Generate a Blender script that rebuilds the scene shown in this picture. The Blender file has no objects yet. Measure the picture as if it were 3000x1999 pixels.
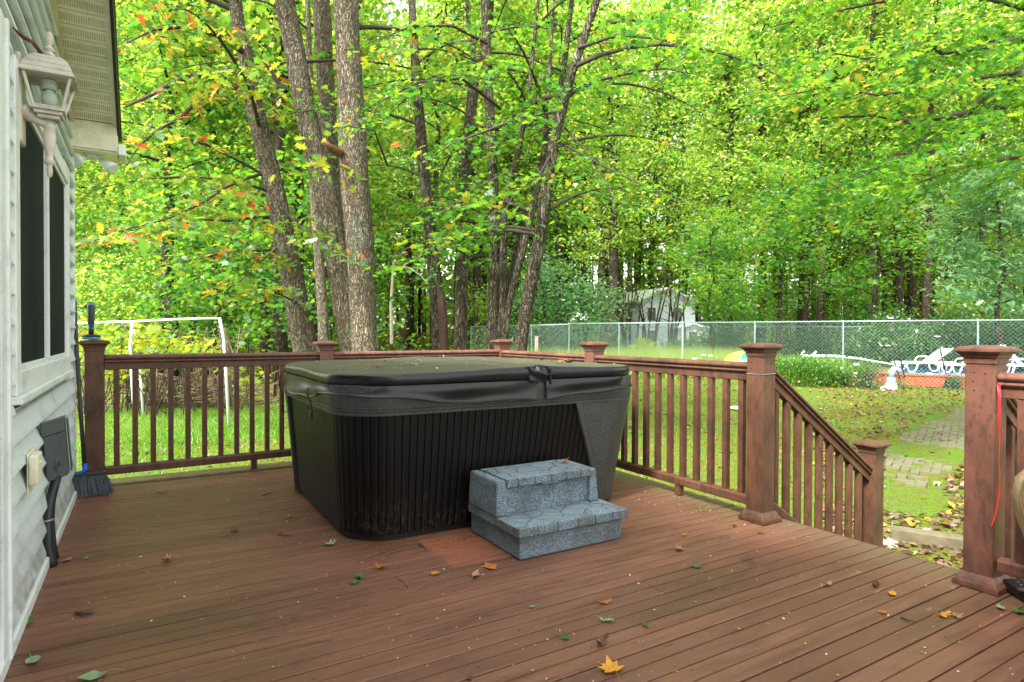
import bpy, math, random
import numpy as np
from mathutils import Vector, Matrix
random.seed(7)
RNG = np.random.default_rng(11)
SC = bpy.context.scene
COL = SC.collection

# ------------------------------------------------------------------ camera
YAW, PITCH, ROLL, EYE = math.radians(31.0), math.radians(-0.68), math.radians(0.2), 1.10
FW = Vector((math.sin(YAW)*math.cos(PITCH), math.cos(YAW)*math.cos(PITCH), math.sin(PITCH)))
R0 = Vector((math.cos(YAW), -math.sin(YAW), 0)); U0 = R0.cross(FW)
RT = math.cos(ROLL)*R0 + math.sin(ROLL)*U0
UP = -math.sin(ROLL)*R0 + math.cos(ROLL)*U0
CAM0 = Vector((0, 0, EYE))
cd = bpy.data.cameras.new('camera'); cam = bpy.data.objects.new('camera', cd); COL.objects.link(cam)
m = Matrix((RT, UP, -FW)).transposed().to_4x4(); m.translation = CAM0; cam.matrix_world = m
cd.sensor_width = 36; cd.lens = 21.6; cd.clip_start = 0.05; cd.clip_end = 1000
cd.dof.use_dof = True; cd.dof.focus_distance = 4.2; cd.dof.aperture_fstop = 6.3
SC.camera = cam

# ------------------------------------------------------------------ world, sun, exposure
w = bpy.data.worlds.new('World'); SC.world = w; w.use_nodes = True
nt = w.node_tree; nt.nodes.clear()
sky = nt.nodes.new('ShaderNodeTexSky'); sky.sky_type = 'NISHITA'; sky.sun_disc = False
SUN_DIR = Vector((-0.75, -0.30, 0.95)).normalized()
sky.sun_elevation = math.asin(SUN_DIR.z); sky.sun_rotation = math.atan2(SUN_DIR.x, SUN_DIR.y)
sky.air_density = 1.0; sky.dust_density = 3.0; sky.ozone_density = 1.0
hs = nt.nodes.new('ShaderNodeHueSaturation'); hs.inputs['Saturation'].default_value = 0.20; hs.inputs['Value'].default_value = 1.5
bg = nt.nodes.new('ShaderNodeBackground'); bg.inputs['Strength'].default_value = 0.15
wo = nt.nodes.new('ShaderNodeOutputWorld')
nt.links.new(sky.outputs[0], hs.inputs['Color']); tint = nt.nodes.new('ShaderNodeMix'); tint.data_type = 'RGBA'; tint.blend_type = 'MULTIPLY'; tint.inputs[0].default_value = 1.0; tint.inputs[7].default_value = (1.04, 1.0, .92, 1)
nt.links.new(hs.outputs[0], tint.inputs[6]); nt.links.new(tint.outputs[2], bg.inputs['Color']); nt.links.new(bg.outputs[0], wo.inputs['Surface'])
ld = bpy.data.lights.new('sun', 'SUN'); ld.energy = 2.8; ld.angle = math.radians(9); ld.color = (1, .92, .80)
sun = bpy.data.objects.new('sun', ld); COL.objects.link(sun); sun.rotation_euler = SUN_DIR.to_track_quat('Z', 'Y').to_euler()
SC.view_settings.view_transform = 'Standard'; SC.view_settings.look = 'None'
SC.view_settings.exposure = 1.68; SC.view_settings.gamma = 1.0
try:
    SC.cycles.max_bounces = 8; SC.cycles.transparent_max_bounces = 8
    SC.cycles.diffuse_bounces = 5; SC.cycles.transmission_bounces = 6
except Exception: pass

# ------------------------------------------------------------------ placing helpers
def ray(x, y): return FW + RT*((x-1500)/1800.) - UP*((y-999.5)/1800.)
def at(x, y, d): return CAM0 + ray(x, y)*d                 # a point of the yard at depth d
def ground_z(X, Y):
    d = 0.515*X + 0.857*Y
    if d < 6: z = -.72
    elif d < 18: z = -.72 + .30*(d-6)/12
    elif d < 60: z = -.42 + .42*(d-18)/42
    else: z = .02*(d-60)
    return z
def gz_np(X, Y):
    return np.interp(0.515*X+0.857*Y, [6, 18, 60, 160], [-.72, -.42, 0, 2.0])
def gat(x, d):                                             # ground point under a bearing at depth d
    p = at(x, 985, d); p.z = ground_z(p.x, p.y); return p

# ------------------------------------------------------------------ mesh helpers
class MB:
    def __init__(s): s.v = []; s.f = []
    def add(s, vs, fs):
        n = len(s.v); s.v += [tuple(v) for v in vs]; s.f += [tuple(i+n for i in f) for f in fs]; return s
    def box(s, x0, x1, y0, y1, z0, z1):
        return s.add([(x0,y0,z0),(x1,y0,z0),(x1,y1,z0),(x0,y1,z0),(x0,y0,z1),(x1,y0,z1),(x1,y1,z1),(x0,y1,z1)],
                     [(0,3,2,1),(4,5,6,7),(0,1,5,4),(1,2,6,5),(2,3,7,6),(3,0,4,7)])
    def frustum(s, cx, cy, z0, z1, a0, a1, b0=None, b1=None):
        b0 = a0 if b0 is None else b0; b1 = a1 if b1 is None else b1
        return s.add([(cx-a0,cy-b0,z0),(cx+a0,cy-b0,z0),(cx+a0,cy+b0,z0),(cx-a0,cy+b0,z0),
                      (cx-a1,cy-b1,z1),(cx+a1,cy-b1,z1),(cx+a1,cy+b1,z1),(cx-a1,cy+b1,z1)],
                     [(0,3,2,1),(4,5,6,7),(0,1,5,4),(1,2,6,5),(2,3,7,6),(3,0,4,7)])
    def beam(s, a, b, wd, ht, up=Vector((0,0,1))):
        a = Vector(a); b = Vector(b); t = (b-a).normalized(); sd = t.cross(up).normalized()*wd/2; u = sd.cross(t).normalized()*ht/2
        vs = []
        for p in (a, b): vs += [p-sd-u, p+sd-u, p+sd+u, p-sd+u]
        return s.add(vs, [(0,1,2,3),(7,6,5,4),(0,4,5,1),(1,5,6,2),(2,6,7,3),(3,7,4,0)])
    def tube(s, pts, rad, n=8, cap=True, noise=0., rng=None):
        pts = [Vector(p) for p in pts]; k = len(pts)
        if not hasattr(rad, '__len__'): rad = [rad]*k
        ref = Vector((0.3, 0.9, 0.1)); base = len(s.v); prev = None
        for i in range(k):
            t = (pts[min(i+1,k-1)]-pts[max(i-1,0)])
            t = t.normalized() if t.length > 1e-9 else Vector((0,0,1))
            if prev is None:
                a = t.cross(ref); a = a.normalized() if a.length > .05 else t.cross(Vector((1,0,0))).normalized()
            else:
                a = prev - t*prev.dot(t); a = a.normalized() if a.length > 1e-6 else t.cross(ref).normalized()
            prev = a; b = t.cross(a)
            for j in range(n):
                th = 2*math.pi*j/n; r = rad[i]
                if noise: r *= 1+noise*(random.random()-.5)*2
                s.v.append(tuple(pts[i]+a*math.cos(th)*r+b*math.sin(th)*r))
        for i in range(k-1):
            for j in range(n):
                q = (j+1) % n
                s.f.append((base+i*n+j, base+i*n+q, base+(i+1)*n+q, base+(i+1)*n+j))
        if cap and n > 2:
            s.f.append(tuple(base+j for j in reversed(range(n)))); s.f.append(tuple(base+(k-1)*n+j for j in range(n)))
        return s
    def lathe(s, c, prof, n=16):
        base = len(s.v); k = len(prof)
        for r, z in prof:
            for j in range(n):
                th = 2*math.pi*j/n; s.v.append((c[0]+r*math.cos(th), c[1]+r*math.sin(th), c[2]+z))
        for i in range(k-1):
            for j in range(n):
                q = (j+1) % n; s.f.append((base+i*n+j, base+i*n+q, base+(i+1)*n+q, base+(i+1)*n+j))
        s.f.append(tuple(base+j for j in reversed(range(n)))); s.f.append(tuple(base+(k-1)*n+j for j in range(n)))
        return s
    def sweep(s, a, b, prof, up=Vector((0,0,1))):           # closed profile (side, height) from a to b
        a = Vector(a); b = Vector(b); t = (b-a).normalized(); sd = t.cross(up).normalized(); n = len(prof); base = len(s.v)
        for p in (a, b):
            for (u, h) in prof: s.v.append(tuple(p+sd*u+up*h))
        for j in range(n):
            q = (j+1) % n; s.f.append((base+j, base+n+j, base+n+q, base+q))
        s.f.append(tuple(base+j for j in range(n))); s.f.append(tuple(base+n+j for j in reversed(range(n))))
        return s
    def grid(s, fn, nu, nv):
        base = len(s.v)
        for i in range(nu+1):
            for j in range(nv+1): s.v.append(tuple(fn(i/nu, j/nv)))
        for i in range(nu):
            for j in range(nv):
                a = base+i*(nv+1)+j; s.f.append((a, a+1, a+nv+2, a+nv+1))
        return s
    def xf(s, M):
        s.v = [tuple(M @ Vector(v)) for v in s.v]; return s

def link(name, me, mat=None, parent=None):
    o = bpy.data.objects.new(name, me); COL.objects.link(o)
    if mat is not None:
        for mm in (mat if isinstance(mat, (list, tuple)) else [mat]): me.materials.append(mm)
    if parent is not None: o.parent = parent
    return o
def world_loc(o):
    v = Vector((0,0,0))
    while o is not None: v = v + Vector(o.location); o = o.parent
    return v
def obj(name, mb, mat, parent=None, smooth=False, bevel=0, segs=2, loc=None):
    off = world_loc(parent) if parent is not None else (Vector(loc) if loc is not None else Vector((0,0,0)))
    me = bpy.data.meshes.new(name)
    me.from_pydata([(v[0]-off.x, v[1]-off.y, v[2]-off.z) for v in mb.v], [], mb.f); me.update()
    o = link(name, me, mat, parent)
    if parent is None and loc is not None: o.location = off
    if smooth:
        me.polygons.foreach_set('use_smooth', [True]*len(me.polygons))
    if bevel:
        b = o.modifiers.new('bevel', 'BEVEL'); b.width = bevel; b.segments = segs; b.limit_method = 'ANGLE'; b.angle_limit = math.radians(30)
    return o
def np_obj(name, verts, k, mat, parent=None, smooth=False, loc=None):   # verts (N*k,3), each k consecutive = one face
    off = world_loc(parent) if parent is not None else (Vector(loc) if loc is not None else Vector((0,0,0)))
    verts = np.asarray(verts, dtype=np.float32).reshape(-1, 3) - np.array(off, dtype=np.float32)
    n = len(verts); nf = n//k
    me = bpy.data.meshes.new(name); me.vertices.add(n); me.vertices.foreach_set('co', verts.ravel())
    me.loops.add(n); me.loops.foreach_set('vertex_index', np.arange(n, dtype=np.int32))
    me.polygons.add(nf); me.polygons.foreach_set('loop_start', np.arange(0, n, k, dtype=np.int32))
    me.polygons.foreach_set('loop_total', np.full(nf, k, dtype=np.int32)); me.update(calc_edges=True)
    o = link(name, me, mat, parent)
    if parent is None and loc is not None: o.location = off
    return o
def thing(name, label, cat, loc=(0,0,0), group=None):
    o = bpy.data.objects.new(name, None); COL.objects.link(o); o.location = loc; o.empty_display_size = .1
    o['label'] = label; o['category'] = cat
    if group: o['group'] = group
    return o
def tag(o, label, cat, group=None):
    o['label'] = label; o['category'] = cat
    if group: o['group'] = group
    return o
def struct(name, mb, mat, **k):
    o = obj(name, mb, mat, **k); o['kind'] = 'structure'; return o
def dup(root, loc, label=None, rz=None, scale=None):
    r = root.copy(); COL.objects.link(r); r.location = loc
    if label: r['label'] = label
    if rz is not None: r.rotation_euler = (0, 0, rz)
    if scale is not None: r.scale = scale
    for ch in list(root.children):
        c = ch.copy(); COL.objects.link(c); c.parent = r
        for g in list(ch.children):
            d = g.copy(); COL.objects.link(d); d.parent = c
    return r

# ------------------------------------------------------------------ materials
def lin(r, g, b):
    f = lambda c: (c/255)/12.92 if c/255 <= .04045 else (((c/255)+.055)/1.055)**2.4
    return (f(r), f(g), f(b), 1)
class Mat:
    def __init__(s, name, col=(.5,.5,.5,1), rough=.6, spec=.4, metal=0.):
        s.m = bpy.data.materials.new(name); s.m.use_nodes = True; s.t = s.m.node_tree; s.N = s.t.nodes; s.L = s.t.links
        s.p = s.N['Principled BSDF']; s.p.inputs['Base Color'].default_value = col
        s.p.inputs['Roughness'].default_value = rough; s.p.inputs['Metallic'].default_value = metal
        s.p.inputs['Specular IOR Level'].default_value = spec
        s.tc = s.N.new('ShaderNodeTexCoord'); s.h = None
    def node(s, t, **k):
        n = s.N.new(t)
        for a, b in k.items(): setattr(n, a, b)
        return n
    def coord(s, scale=(1,1,1), rot=(0,0,0), loc=(0,0,0)):
        mp = s.node('ShaderNodeMapping'); mp.inputs['Scale'].default_value = scale; mp.inputs['Rotation'].default_value = rot; mp.inputs['Location'].default_value = loc
        s.L.new(s.tc.outputs['Object'], mp.inputs[0]); return mp.outputs[0]
    def noise(s, scale=5, detail=4, co=None, rough=.6, dist=0):
        n = s.node('ShaderNodeTexNoise'); n.inputs['Scale'].default_value = scale; n.inputs['Detail'].default_value = detail
        n.inputs['Roughness'].default_value = rough; n.inputs['Distortion'].default_value = dist
        s.L.new(co if co is not None else s.coord(), n.inputs['Vector']); return n.outputs['Fac']
    def vor(s, scale=5, co=None, feat='F1', out='Distance', rnd=1):
        n = s.node('ShaderNodeTexVoronoi'); n.feature = feat; n.inputs['Scale'].default_value = scale; n.inputs['Randomness'].default_value = rnd
        s.L.new(co if co is not None else s.coord(), n.inputs['Vector']); return n.outputs[out]
    def ramp(s, fac, stops, interp='LINEAR'):
        n = s.node('ShaderNodeValToRGB'); cr = n.color_ramp; cr.interpolation = interp
        while len(cr.elements) < len(stops): cr.elements.new(.5)
        for e, (p, c) in zip(cr.elements, stops):
            e.position = p; e.color = c if hasattr(c, '__len__') else (c, c, c, 1)
        s.L.new(fac, n.inputs[0]); return n.outputs['Color']
    def mix(s, fac, a, b, mode='MIX'):
        n = s.node('ShaderNodeMix', data_type='RGBA', blend_type=mode)
        for sock, v in ((n.inputs[0], fac), (n.inputs[6], a), (n.inputs[7], b)):
            if hasattr(v, 'is_linked') or isinstance(v, bpy.types.NodeSocket): s.L.new(v, sock)
            else: sock.default_value = v
        return n.outputs[2]
    def math(s, op, a, b=0.):
        n = s.node('ShaderNodeMath', operation=op)
        for sock, v in ((n.inputs[0], a), (n.inputs[1], b)):
            if isinstance(v, bpy.types.NodeSocket): s.L.new(v, sock)
            else: sock.default_value = v
        return n.outputs[0]
    def xyz(s):
        n = s.node('ShaderNodeSeparateXYZ'); s.L.new(s.tc.outputs['Object'], n.inputs[0]); return n.outputs
    def island(s):
        return s.node('ShaderNodeNewGeometry').outputs['Random Per Island']
    def col(s, c): s.L.new(c, s.p.inputs['Base Color']); return s
    def rough(s, c): s.L.new(c, s.p.inputs['Roughness']); return s
    def bump(s, hgt, strength=.3, dist=.01):
        n = s.node('ShaderNodeBump'); n.inputs['Strength'].default_value = strength; n.inputs['Distance'].default_value = dist
        s.L.new(hgt, n.inputs['Height'])
        if s.h is not None: s.L.new(s.h, n.inputs['Normal'])
        s.h = n.outputs[0]; s.L.new(s.h, s.p.inputs['Normal']); return s
def C4(r, g, b): return (r, g, b, 1)
def simple(name, col, rough=.6, var=.15, scale=12, bump=0., metal=0., spec=.4):
    M = Mat(name, col, rough, spec, metal)
    n = M.noise(scale, 5)
    lo = tuple(c*(1-var) for c in col[:3])+(1,); hi = tuple(min(1, c*(1+var)) for c in col[:3])+(1,)
    M.col(M.ramp(n, [(.3, lo), (.7, hi)]))
    if bump: M.bump(n, bump, .005)
    return M.m
def dirty(name, col, dirt, amt=.5, rough=.55, scale=6, rng=(.5,.75)):
    M = Mat(name, col, rough)
    n = M.noise(scale, 8, rough=.7); n2 = M.noise(60, 3)
    f = M.ramp(n, [(rng[0], 0.), (rng[1], amt)])
    c = M.mix(f, col, dirt); c = M.mix(M.ramp(n2, [(.62, 0.), (.72, .35)]), c, dirt)
    M.col(c); return M

# deck composite boards
M = Mat('deck_board_brown', rough=.62, spec=.3)
isl = M.island()
co = M.coord((1, 14, 14)); st = M.noise(2.2, 8, co, .7)
big = M.noise(1.1, 6, M.coord((.55, 1.6, 1)), .65, .6); fine = M.noise(220, 3, M.coord((.35,1,1)))
c = M.ramp(st, [(.25, C4(.105,.044,.023)), (.5, C4(.205,.094,.060)), (.8, C4(.285,.148,.100))])
c = M.mix(M.ramp(isl, [(0, 0.), (1, .55)]), c, C4(.115,.060,.038))
c = M.mix(M.ramp(big, [(.46, 0.), (.66, .62)]), c, C4(.082,.046,.027))
x, y, z = M.xyz()
warm = M.math('MULTIPLY', M.ramp(M.noise(.8, 3, M.coord((1,1,1), loc=(3,1,0))), [(.5, 0.), (.68, .4)]), 1.)
c = M.mix(warm, c, C4(.25,.125,.078))
# darker wear smears along the boards in front, right
sm = M.noise(1.6, 7, M.coord((.9, 3.2, 1), loc=(5,9,0)), .7, 1.2)
c = M.mix(M.ramp(sm, [(.56, 0.), (.66, .5)]), c, C4(.052,.028,.022))
# fresher red rectangle beside the step where something used to stand
def rect_mask(M, x, y, x0, x1, y0, y1):
    a = M.math('GREATER_THAN', x, x0); b = M.math('LESS_THAN', x, x1); c_ = M.math('GREATER_THAN', y, y0); d = M.math('LESS_THAN', y, y1)
    return M.math('MULTIPLY', M.math('MULTIPLY', a, b), M.math('MULTIPLY', c_, d))
pm = M.math('MULTIPLY', rect_mask(M, x, y, 1.25, 1.62, 2.60, 3.04), M.ramp(M.noise(5, 4, M.coord((1,2,1))), [(.3, .95), (.62, .3)]))
c = M.mix(pm, c, C4(.38,.13,.072))
# grey green algae along the outer edges
eg = M.math('MULTIPLY', M.ramp(M.math('MULTIPLY', x, .3), [(.88, 0.), (.965, .75)]), M.ramp(M.noise(3, 6), [(.3, .5), (.6, 1.)]))
c = M.mix(eg, c, C4(.125,.098,.058))
# pale chalky scuffs
sc_ = M.math('MULTIPLY', M.ramp(M.noise(9, 8, M.coord((.6,1.5,1), loc=(1,4,0)), .75), [(.60, 0.), (.70, .6)]),
             M.math('MULTIPLY', M.ramp(M.math('MULTIPLY', x, .3), [(.72, 0.), (.80, 1.)]), rect_mask(M, x, y, 2.3, 3.2, 1.15, 1.95)))
c = M.mix(sc_, c, C4(.42,.36,.29))
M.col(c); M.rough(M.ramp(st, [(.2, .34), (.8, .58)])); M.bump(fine, .35, .0012); M.bump(st, .12, .002)
m_deck = M.m
def railmat(name, base, dark, hi):
    M = Mat(name, rough=.5, spec=.35)
    n = M.noise(3.5, 9, M.coord((1,1,.7)), .72, .4); n2 = M.noise(26, 5, M.coord((1,1,.35)), .7); n3 = M.noise(90, 3)
    c = M.ramp(n, [(.3, dark), (.5, base), (.75, hi)])
    c = M.mix(M.ramp(n2, [(.50, 0.), (.62, .7)]), c, dark)
    c = M.mix(M.ramp(n3, [(.68, 0.), (.76, .4)]), c, C4(.03,.018,.012))
    M.col(c); M.bump(n3, .15, .001); return M.m
m_rail = railmat('railing_brown', C4(.112,.053,.032), C4(.048,.026,.017), C4(.165,.083,.052))
m_rail2 = railmat('railing_red_brown', C4(.155,.068,.047), C4(.062,.033,.025), C4(.215,.106,.078))
m_sill = railmat('mossy_sill', C4(.16,.115,.055), C4(.08,.06,.03), C4(.22,.17,.09))
m_under = simple('deck_underside', C4(.012,.009,.007), .9)
m_wire = simple('galvanised_wire', C4(.45,.47,.48), .35, metal=.7)

# siding
M = dirty('vinyl_siding', C4(.68,.76,.78), C4(.20,.21,.15), .45, .45, 3.0, (.5,.72))
x, y, z = M.xyz()
low = M.math('MULTIPLY', M.ramp(z, [(0.0, .85), (.35, .0)]), M.ramp(M.noise(8, 6, M.coord((1,1,2))), [(.35, .2), (.6, 1.)]))
base_c = M.p.inputs['Base Color'].links[0].from_socket
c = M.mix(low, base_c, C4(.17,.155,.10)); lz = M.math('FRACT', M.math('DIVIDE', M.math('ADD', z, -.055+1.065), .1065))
lap_shade = M.math('MULTIPLY', M.ramp(lz, [(.78, 0.), (.95, .95)]), M.ramp(M.noise(5, 5), [(.2, .6), (.7, 1.)]))  # shadow line under each lap, painted into the siding colour
c = M.mix(lap_shade, c, C4(.09,.095,.075))
M.col(c)
m_siding = M.m
m_trim = dirty('white_trim', C4(.74,.80,.80), C4(.22,.23,.17), .45, .45, 7).m
m_cream = dirty('cream_soffit', C4(.86,.83,.68), C4(.24,.20,.11), .5, .5, 5, (.45,.8))
x, y, z = m_cream.xyz()
fy = m_cream.math('FRACT', m_cream.math('DIVIDE', m_cream.math('ADD', y, .08), .105))
slots = m_cream.math('MULTIPLY', m_cream.ramp(m_cream.math('ABSOLUTE', m_cream.math('ADD', fy, -.5)), [(.24, .55), (.28, 0.)]), m_cream.ramp(m_cream.math('FRACT', m_cream.math('MULTIPLY', x, 90)), [(.45, 0.), (.55, 1.)]))
m_cream.col(m_cream.mix(slots, m_cream.p.inputs['Base Color'].links[0].from_socket, C4(.16,.14,.08)))
m_cream_vent = m_cream.m
m_creamp = dirty('cream_trim', C4(.80,.78,.60), C4(.25,.21,.12), .5, .5, 5).m
m_black = simple('black_metal', C4(.014,.013,.013), .5)
M = Mat('window_screen', C4(.012,.016,.018), .75, .12)
M.col(M.ramp(M.noise(3, 4, M.coord((1,1,.4))), [(.3, C4(.008,.012,.014)), (.8, C4(.022,.03,.034))])); m_screen = M.m
m_glass_dark = simple('window_glass', C4(.10,.13,.12), .08, spec=.6)
m_roof = simple('asphalt_shingle', C4(.05,.045,.04), .9, .4, 20, .5)

# hot tub
def speckle(name, base, sp, dens=.62, scale=260, rough=.5, bump=.25):
    M = Mat(name, base, rough)
    n = M.noise(scale, 2); b = M.noise(3, 5)
    c = M.ramp(b, [(.3, tuple(v*.8 for v in base[:3])+(1,)), (.7, tuple(v*1.15 for v in base[:3])+(1,))])
    c = M.mix(M.ramp(n, [(dens-.06, 0.), (dens+.03, .75)]), c, sp)
    M.col(c); M.bump(n, bump, .002); return M.m
m_tubgrey = speckle('tub_grey_shell', C4(.038,.041,.041), C4(.16,.17,.17), .61, 220, .42)
M = Mat('tub_black_cabinet', C4(.008,.008,.008), .42, .3)
n = M.noise(120, 3); x, y, z = M.xyz()
lowm = M.math('MULTIPLY', M.ramp(z, [(.02, .8), (.28, 0.)]), M.ramp(M.vor(34, M.coord((1,1,.45)), 'DISTANCE_TO_EDGE'), [(0.02, 1.), (.07, 0.)]))
c = M.mix(M.math('MULTIPLY', lowm, M.ramp(M.noise(7, 5), [(.35, .1), (.6, 1.)])), C4(.0026,.0026,.0029), C4(.085,.068,.048))
c = M.mix(M.ramp(M.noise(330, 2), [(.70, 0.), (.76, .6)]), c, C4(.12,.12,.12))
M.col(c); M.bump(n, .35, .002); m_tubblack = M.m
M = Mat('cover_vinyl_black', C4(.010,.012,.016), .33, .45)
M.bump(M.noise(5, 3, M.coord((1,1,2)), .5, .5), .15, .015); M.bump(M.noise(700, 2), .1, .0005)
M.col(M.ramp(M.noise(4, 5), [(.3, C4(.0035,.0045,.007)), (.75, C4(.008,.0095,.012))])); m_vinyl = M.m
M = Mat('cover_top_faded', C4(.06,.065,.05), .5, .35)
c = M.ramp(M.noise(3, 6, M.coord((1,1.5,1)), .6, .5), [(.3, C4(.052,.062,.050)), (.55, C4(.078,.076,.052)), (.8, C4(.105,.092,.062))])
c = M.mix(M.ramp(M.noise(150, 3), [(.66, 0.), (.74, .5)]), c, C4(.2,.17,.1)); M.col(c); M.bump(M.noise(4, 3, M.coord((.6,1.6,1)), dist=1.5), .5, .03); m_lidtop = M.m
m_strap = simple('black_webbing', C4(.008,.008,.009), .7)
m_sticker = simple('white_sticker', C4(.55,.6,.62), .4)
# step
def stepmat(name, crack):
    M = Mat(name, C4(.14,.19,.22), .75)
    n = M.noise(230, 2); n2 = M.noise(110, 3, M.coord((1,1,1), loc=(4,4,4)))
    c = M.ramp(n, [(.38, C4(.05,.068,.082)), (.50, C4(.14,.20,.25)), (.64, C4(.33,.43,.50))])
    d = M.ramp(M.noise(5, 8, M.coord((1,1,1.6)), .7), [(.45, 0.), (.62, .6)])
    c = M.mix(d, c, C4(.072,.070,.058))
    if crack:
        e = M.vor(9.5, M.coord((1,1,1), loc=(.3,.1,0)), 'DISTANCE_TO_EDGE')
        line = M.ramp(e, [(.014, .75), (.034, 0.)])
        c = M.mix(.35, c, C4(.16,.215,.245))
        c = M.mix(line, c, C4(.022,.03,.036)); M.bump(M.ramp(e, [(.02, 0.), (.08, 1.)]), .7, .006)
    M.col(c); M.bump(n, .3, .002); return M.m
m_step = stepmat('step_speckled_grey', False); m_stepc = stepmat('step_flagstone_grey', True)

# bark
def bark(name, a, b, lichen=.35, scale=9):
    M = Mat(name, a, .9, .15)
    co = M.coord((1, 1, .16)); wn = M.node('ShaderNodeTexNoise'); wn.inputs['Scale'].default_value = 14; wn.inputs['Detail'].default_value = 3; M.L.new(M.coord((1,1,.5)), wn.inputs['Vector'])
    va = M.node('ShaderNodeMixRGB'); va.blend_type = 'ADD'; va.inputs[0].default_value = .10; M.L.new(co, va.inputs[1]); M.L.new(wn.outputs['Color'], va.inputs[2])
    v = M.vor(scale*4.2, va.outputs[0], 'DISTANCE_TO_EDGE'); n = M.noise(scale*3, 9, M.coord((1,1,.25)), .78, .5); big = M.noise(2.2, 5)
    c = M.ramp(n, [(.36, b), (.60, a)])
    c = M.mix(M.ramp(v, [(.02, .6), (.20, 0.)]), c, tuple(q*.4 for q in b[:3])+(1,))
    c = M.mix(M.ramp(M.noise(3.1, 7, M.coord((1,1,.6), loc=(7,2,1)), .65), [(.56, 0.), (.66, lichen)]), c, C4(.26,.30,.22))
    c = M.mix(M.ramp(big, [(.55, 0.), (.75, .55)]), c, b)
    M.col(c); M.bump(M.ramp(v, [(0, 0.), (.22, 1.)]), 1.0, .05); M.bump(n, .5, .02); return M.m
m_bark_oak = bark('bark_oak', C4(.40,.35,.265), C4(.125,.102,.074), .6)
m_bark_maple = bark('bark_maple', C4(.20,.175,.13), C4(.05,.042,.03), .55, 6)
m_bark_far = bark('bark_far', C4(.10,.078,.058), C4(.035,.027,.02), .2, 5)
m_twig = simple('twig_bark', C4(.05,.04,.03), .9)

def leafmat(name, stops, tstops, tr=.5, gloss=.07):
    m = bpy.data.materials.new(name); m.use_nodes = True; t = m.node_tree; t.nodes.clear(); N = t.nodes; L = t.links
    g = N.new('ShaderNodeNewGeometry')
    def ramp(st):
        r = N.new('ShaderNodeValToRGB')
        while len(r.color_ramp.elements) < len(st): r.color_ramp.elements.new(.5)
        for e, (p, c) in zip(r.color_ramp.elements, st): e.position = p; e.color = c
        return r
    tc = N.new('ShaderNodeTexCoord'); no = N.new('ShaderNodeTexNoise'); no.inputs['Scale'].default_value = .55; no.inputs['Detail'].default_value = 3
    L.new(tc.outputs['Object'], no.inputs['Vector'])
    ma = N.new('ShaderNodeMath'); ma.operation = 'MULTIPLY_ADD'; ma.inputs[1].default_value = .8; ma.inputs[2].default_value = -.42
    L.new(no.outputs['Fac'], ma.inputs[0]); ad = N.new('ShaderNodeMath'); ad.operation = 'ADD'; ad.use_clamp = True
    L.new(g.outputs['Random Per Island'], ad.inputs[0]); L.new(ma.outputs[0], ad.inputs[1])
    r1 = ramp(stops); r2 = ramp(tstops)
    L.new(ad.outputs[0], r1.inputs[0]); L.new(ad.outputs[0], r2.inputs[0])
    d = N.new('ShaderNodeBsdfDiffuse'); tl = N.new('ShaderNodeBsdfTranslucent'); mx = N.new('ShaderNodeMixShader'); mx.inputs[0].default_value = tr; gloss *= .55
    L.new(r1.outputs[0], d.inputs[0]); L.new(r2.outputs[0], tl.inputs[0]); L.new(d.outputs[0], mx.inputs[1]); L.new(tl.outputs[0], mx.inputs[2])
    gl = N.new('ShaderNodeBsdfGlossy'); gl.inputs['Roughness'].default_value = .38; gl.inputs['Color'].default_value = (.9,.95,1,1)
    mg = N.new('ShaderNodeMixShader'); mg.inputs[0].default_value = gloss; L.new(mx.outputs[0], mg.inputs[1]); L.new(gl.outputs[0], mg.inputs[2])
    o = N.new('ShaderNodeOutputMaterial'); L.new(mg.outputs[0], o.inputs[0]); return m
m_leaf_maple = leafmat('maple_leaf', [(0, C4(.022,.10,.028)), (.45, C4(.042,.15,.026)), (.9, C4(.075,.19,.018)), (.985, C4(.20,.22,.02)), (1, C4(.34,.20,.03))],
                       [(0, C4(.10,.38,.05)), (.5, C4(.22,.52,.03)), (.93, C4(.42,.64,.03)), (1, C4(.7,.5,.05))], .5, .07)
m_leaf_oak = leafmat('oak_leaf', [(0, C4(.04,.13,.04)), (.45, C4(.075,.17,.03)), (.76, C4(.15,.23,.035)), (.88, C4(.42,.30,.03)), (.95, C4(.42,.13,.02)), (1, C4(.35,.05,.02))],
                     [(0, C4(.15,.38,.06)), (.5, C4(.28,.52,.04)), (.82, C4(.58,.62,.05)), (.95, C4(.8,.4,.05)), (1, C4(.7,.12,.03))], .5, .09)
m_leaf_far = leafmat('forest_leaf', [(0, C4(.045,.135,.035)), (.5, C4(.085,.19,.03)), (.85, C4(.15,.25,.045)), (1, C4(.34,.30,.10))],
                     [(0, C4(.18,.44,.06)), (.5, C4(.40,.64,.05)), (.85, C4(.64,.78,.13)), (1, C4(.88,.8,.35))], .6, .04)
m_leaf_pale = leafmat('pale_leaf', [(0, C4(.035,.12,.05)), (.5, C4(.06,.16,.065)), (1, C4(.12,.23,.09))],
                      [(0, C4(.15,.38,.12)), (1, C4(.32,.55,.18))], .45, .07)
m_leaf_yellow = leafmat('yellow_leaf', [(0, C4(.07,.19,.02)), (.55, C4(.15,.26,.02)), (.85, C4(.38,.36,.03)), (1, C4(.42,.27,.03))],
                        [(0, C4(.35,.6,.04)), (.55, C4(.48,.66,.06)), (1, C4(.8,.6,.06))], .5, .06)
m_leaf_shrub = leafmat('shrub_leaf', [(0, C4(.02,.075,.025)), (.6, C4(.05,.14,.035)), (1, C4(.15,.22,.06))],
                       [(0, C4(.06,.2,.04)), (1, C4(.25,.42,.07))], .35, .08)
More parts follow.
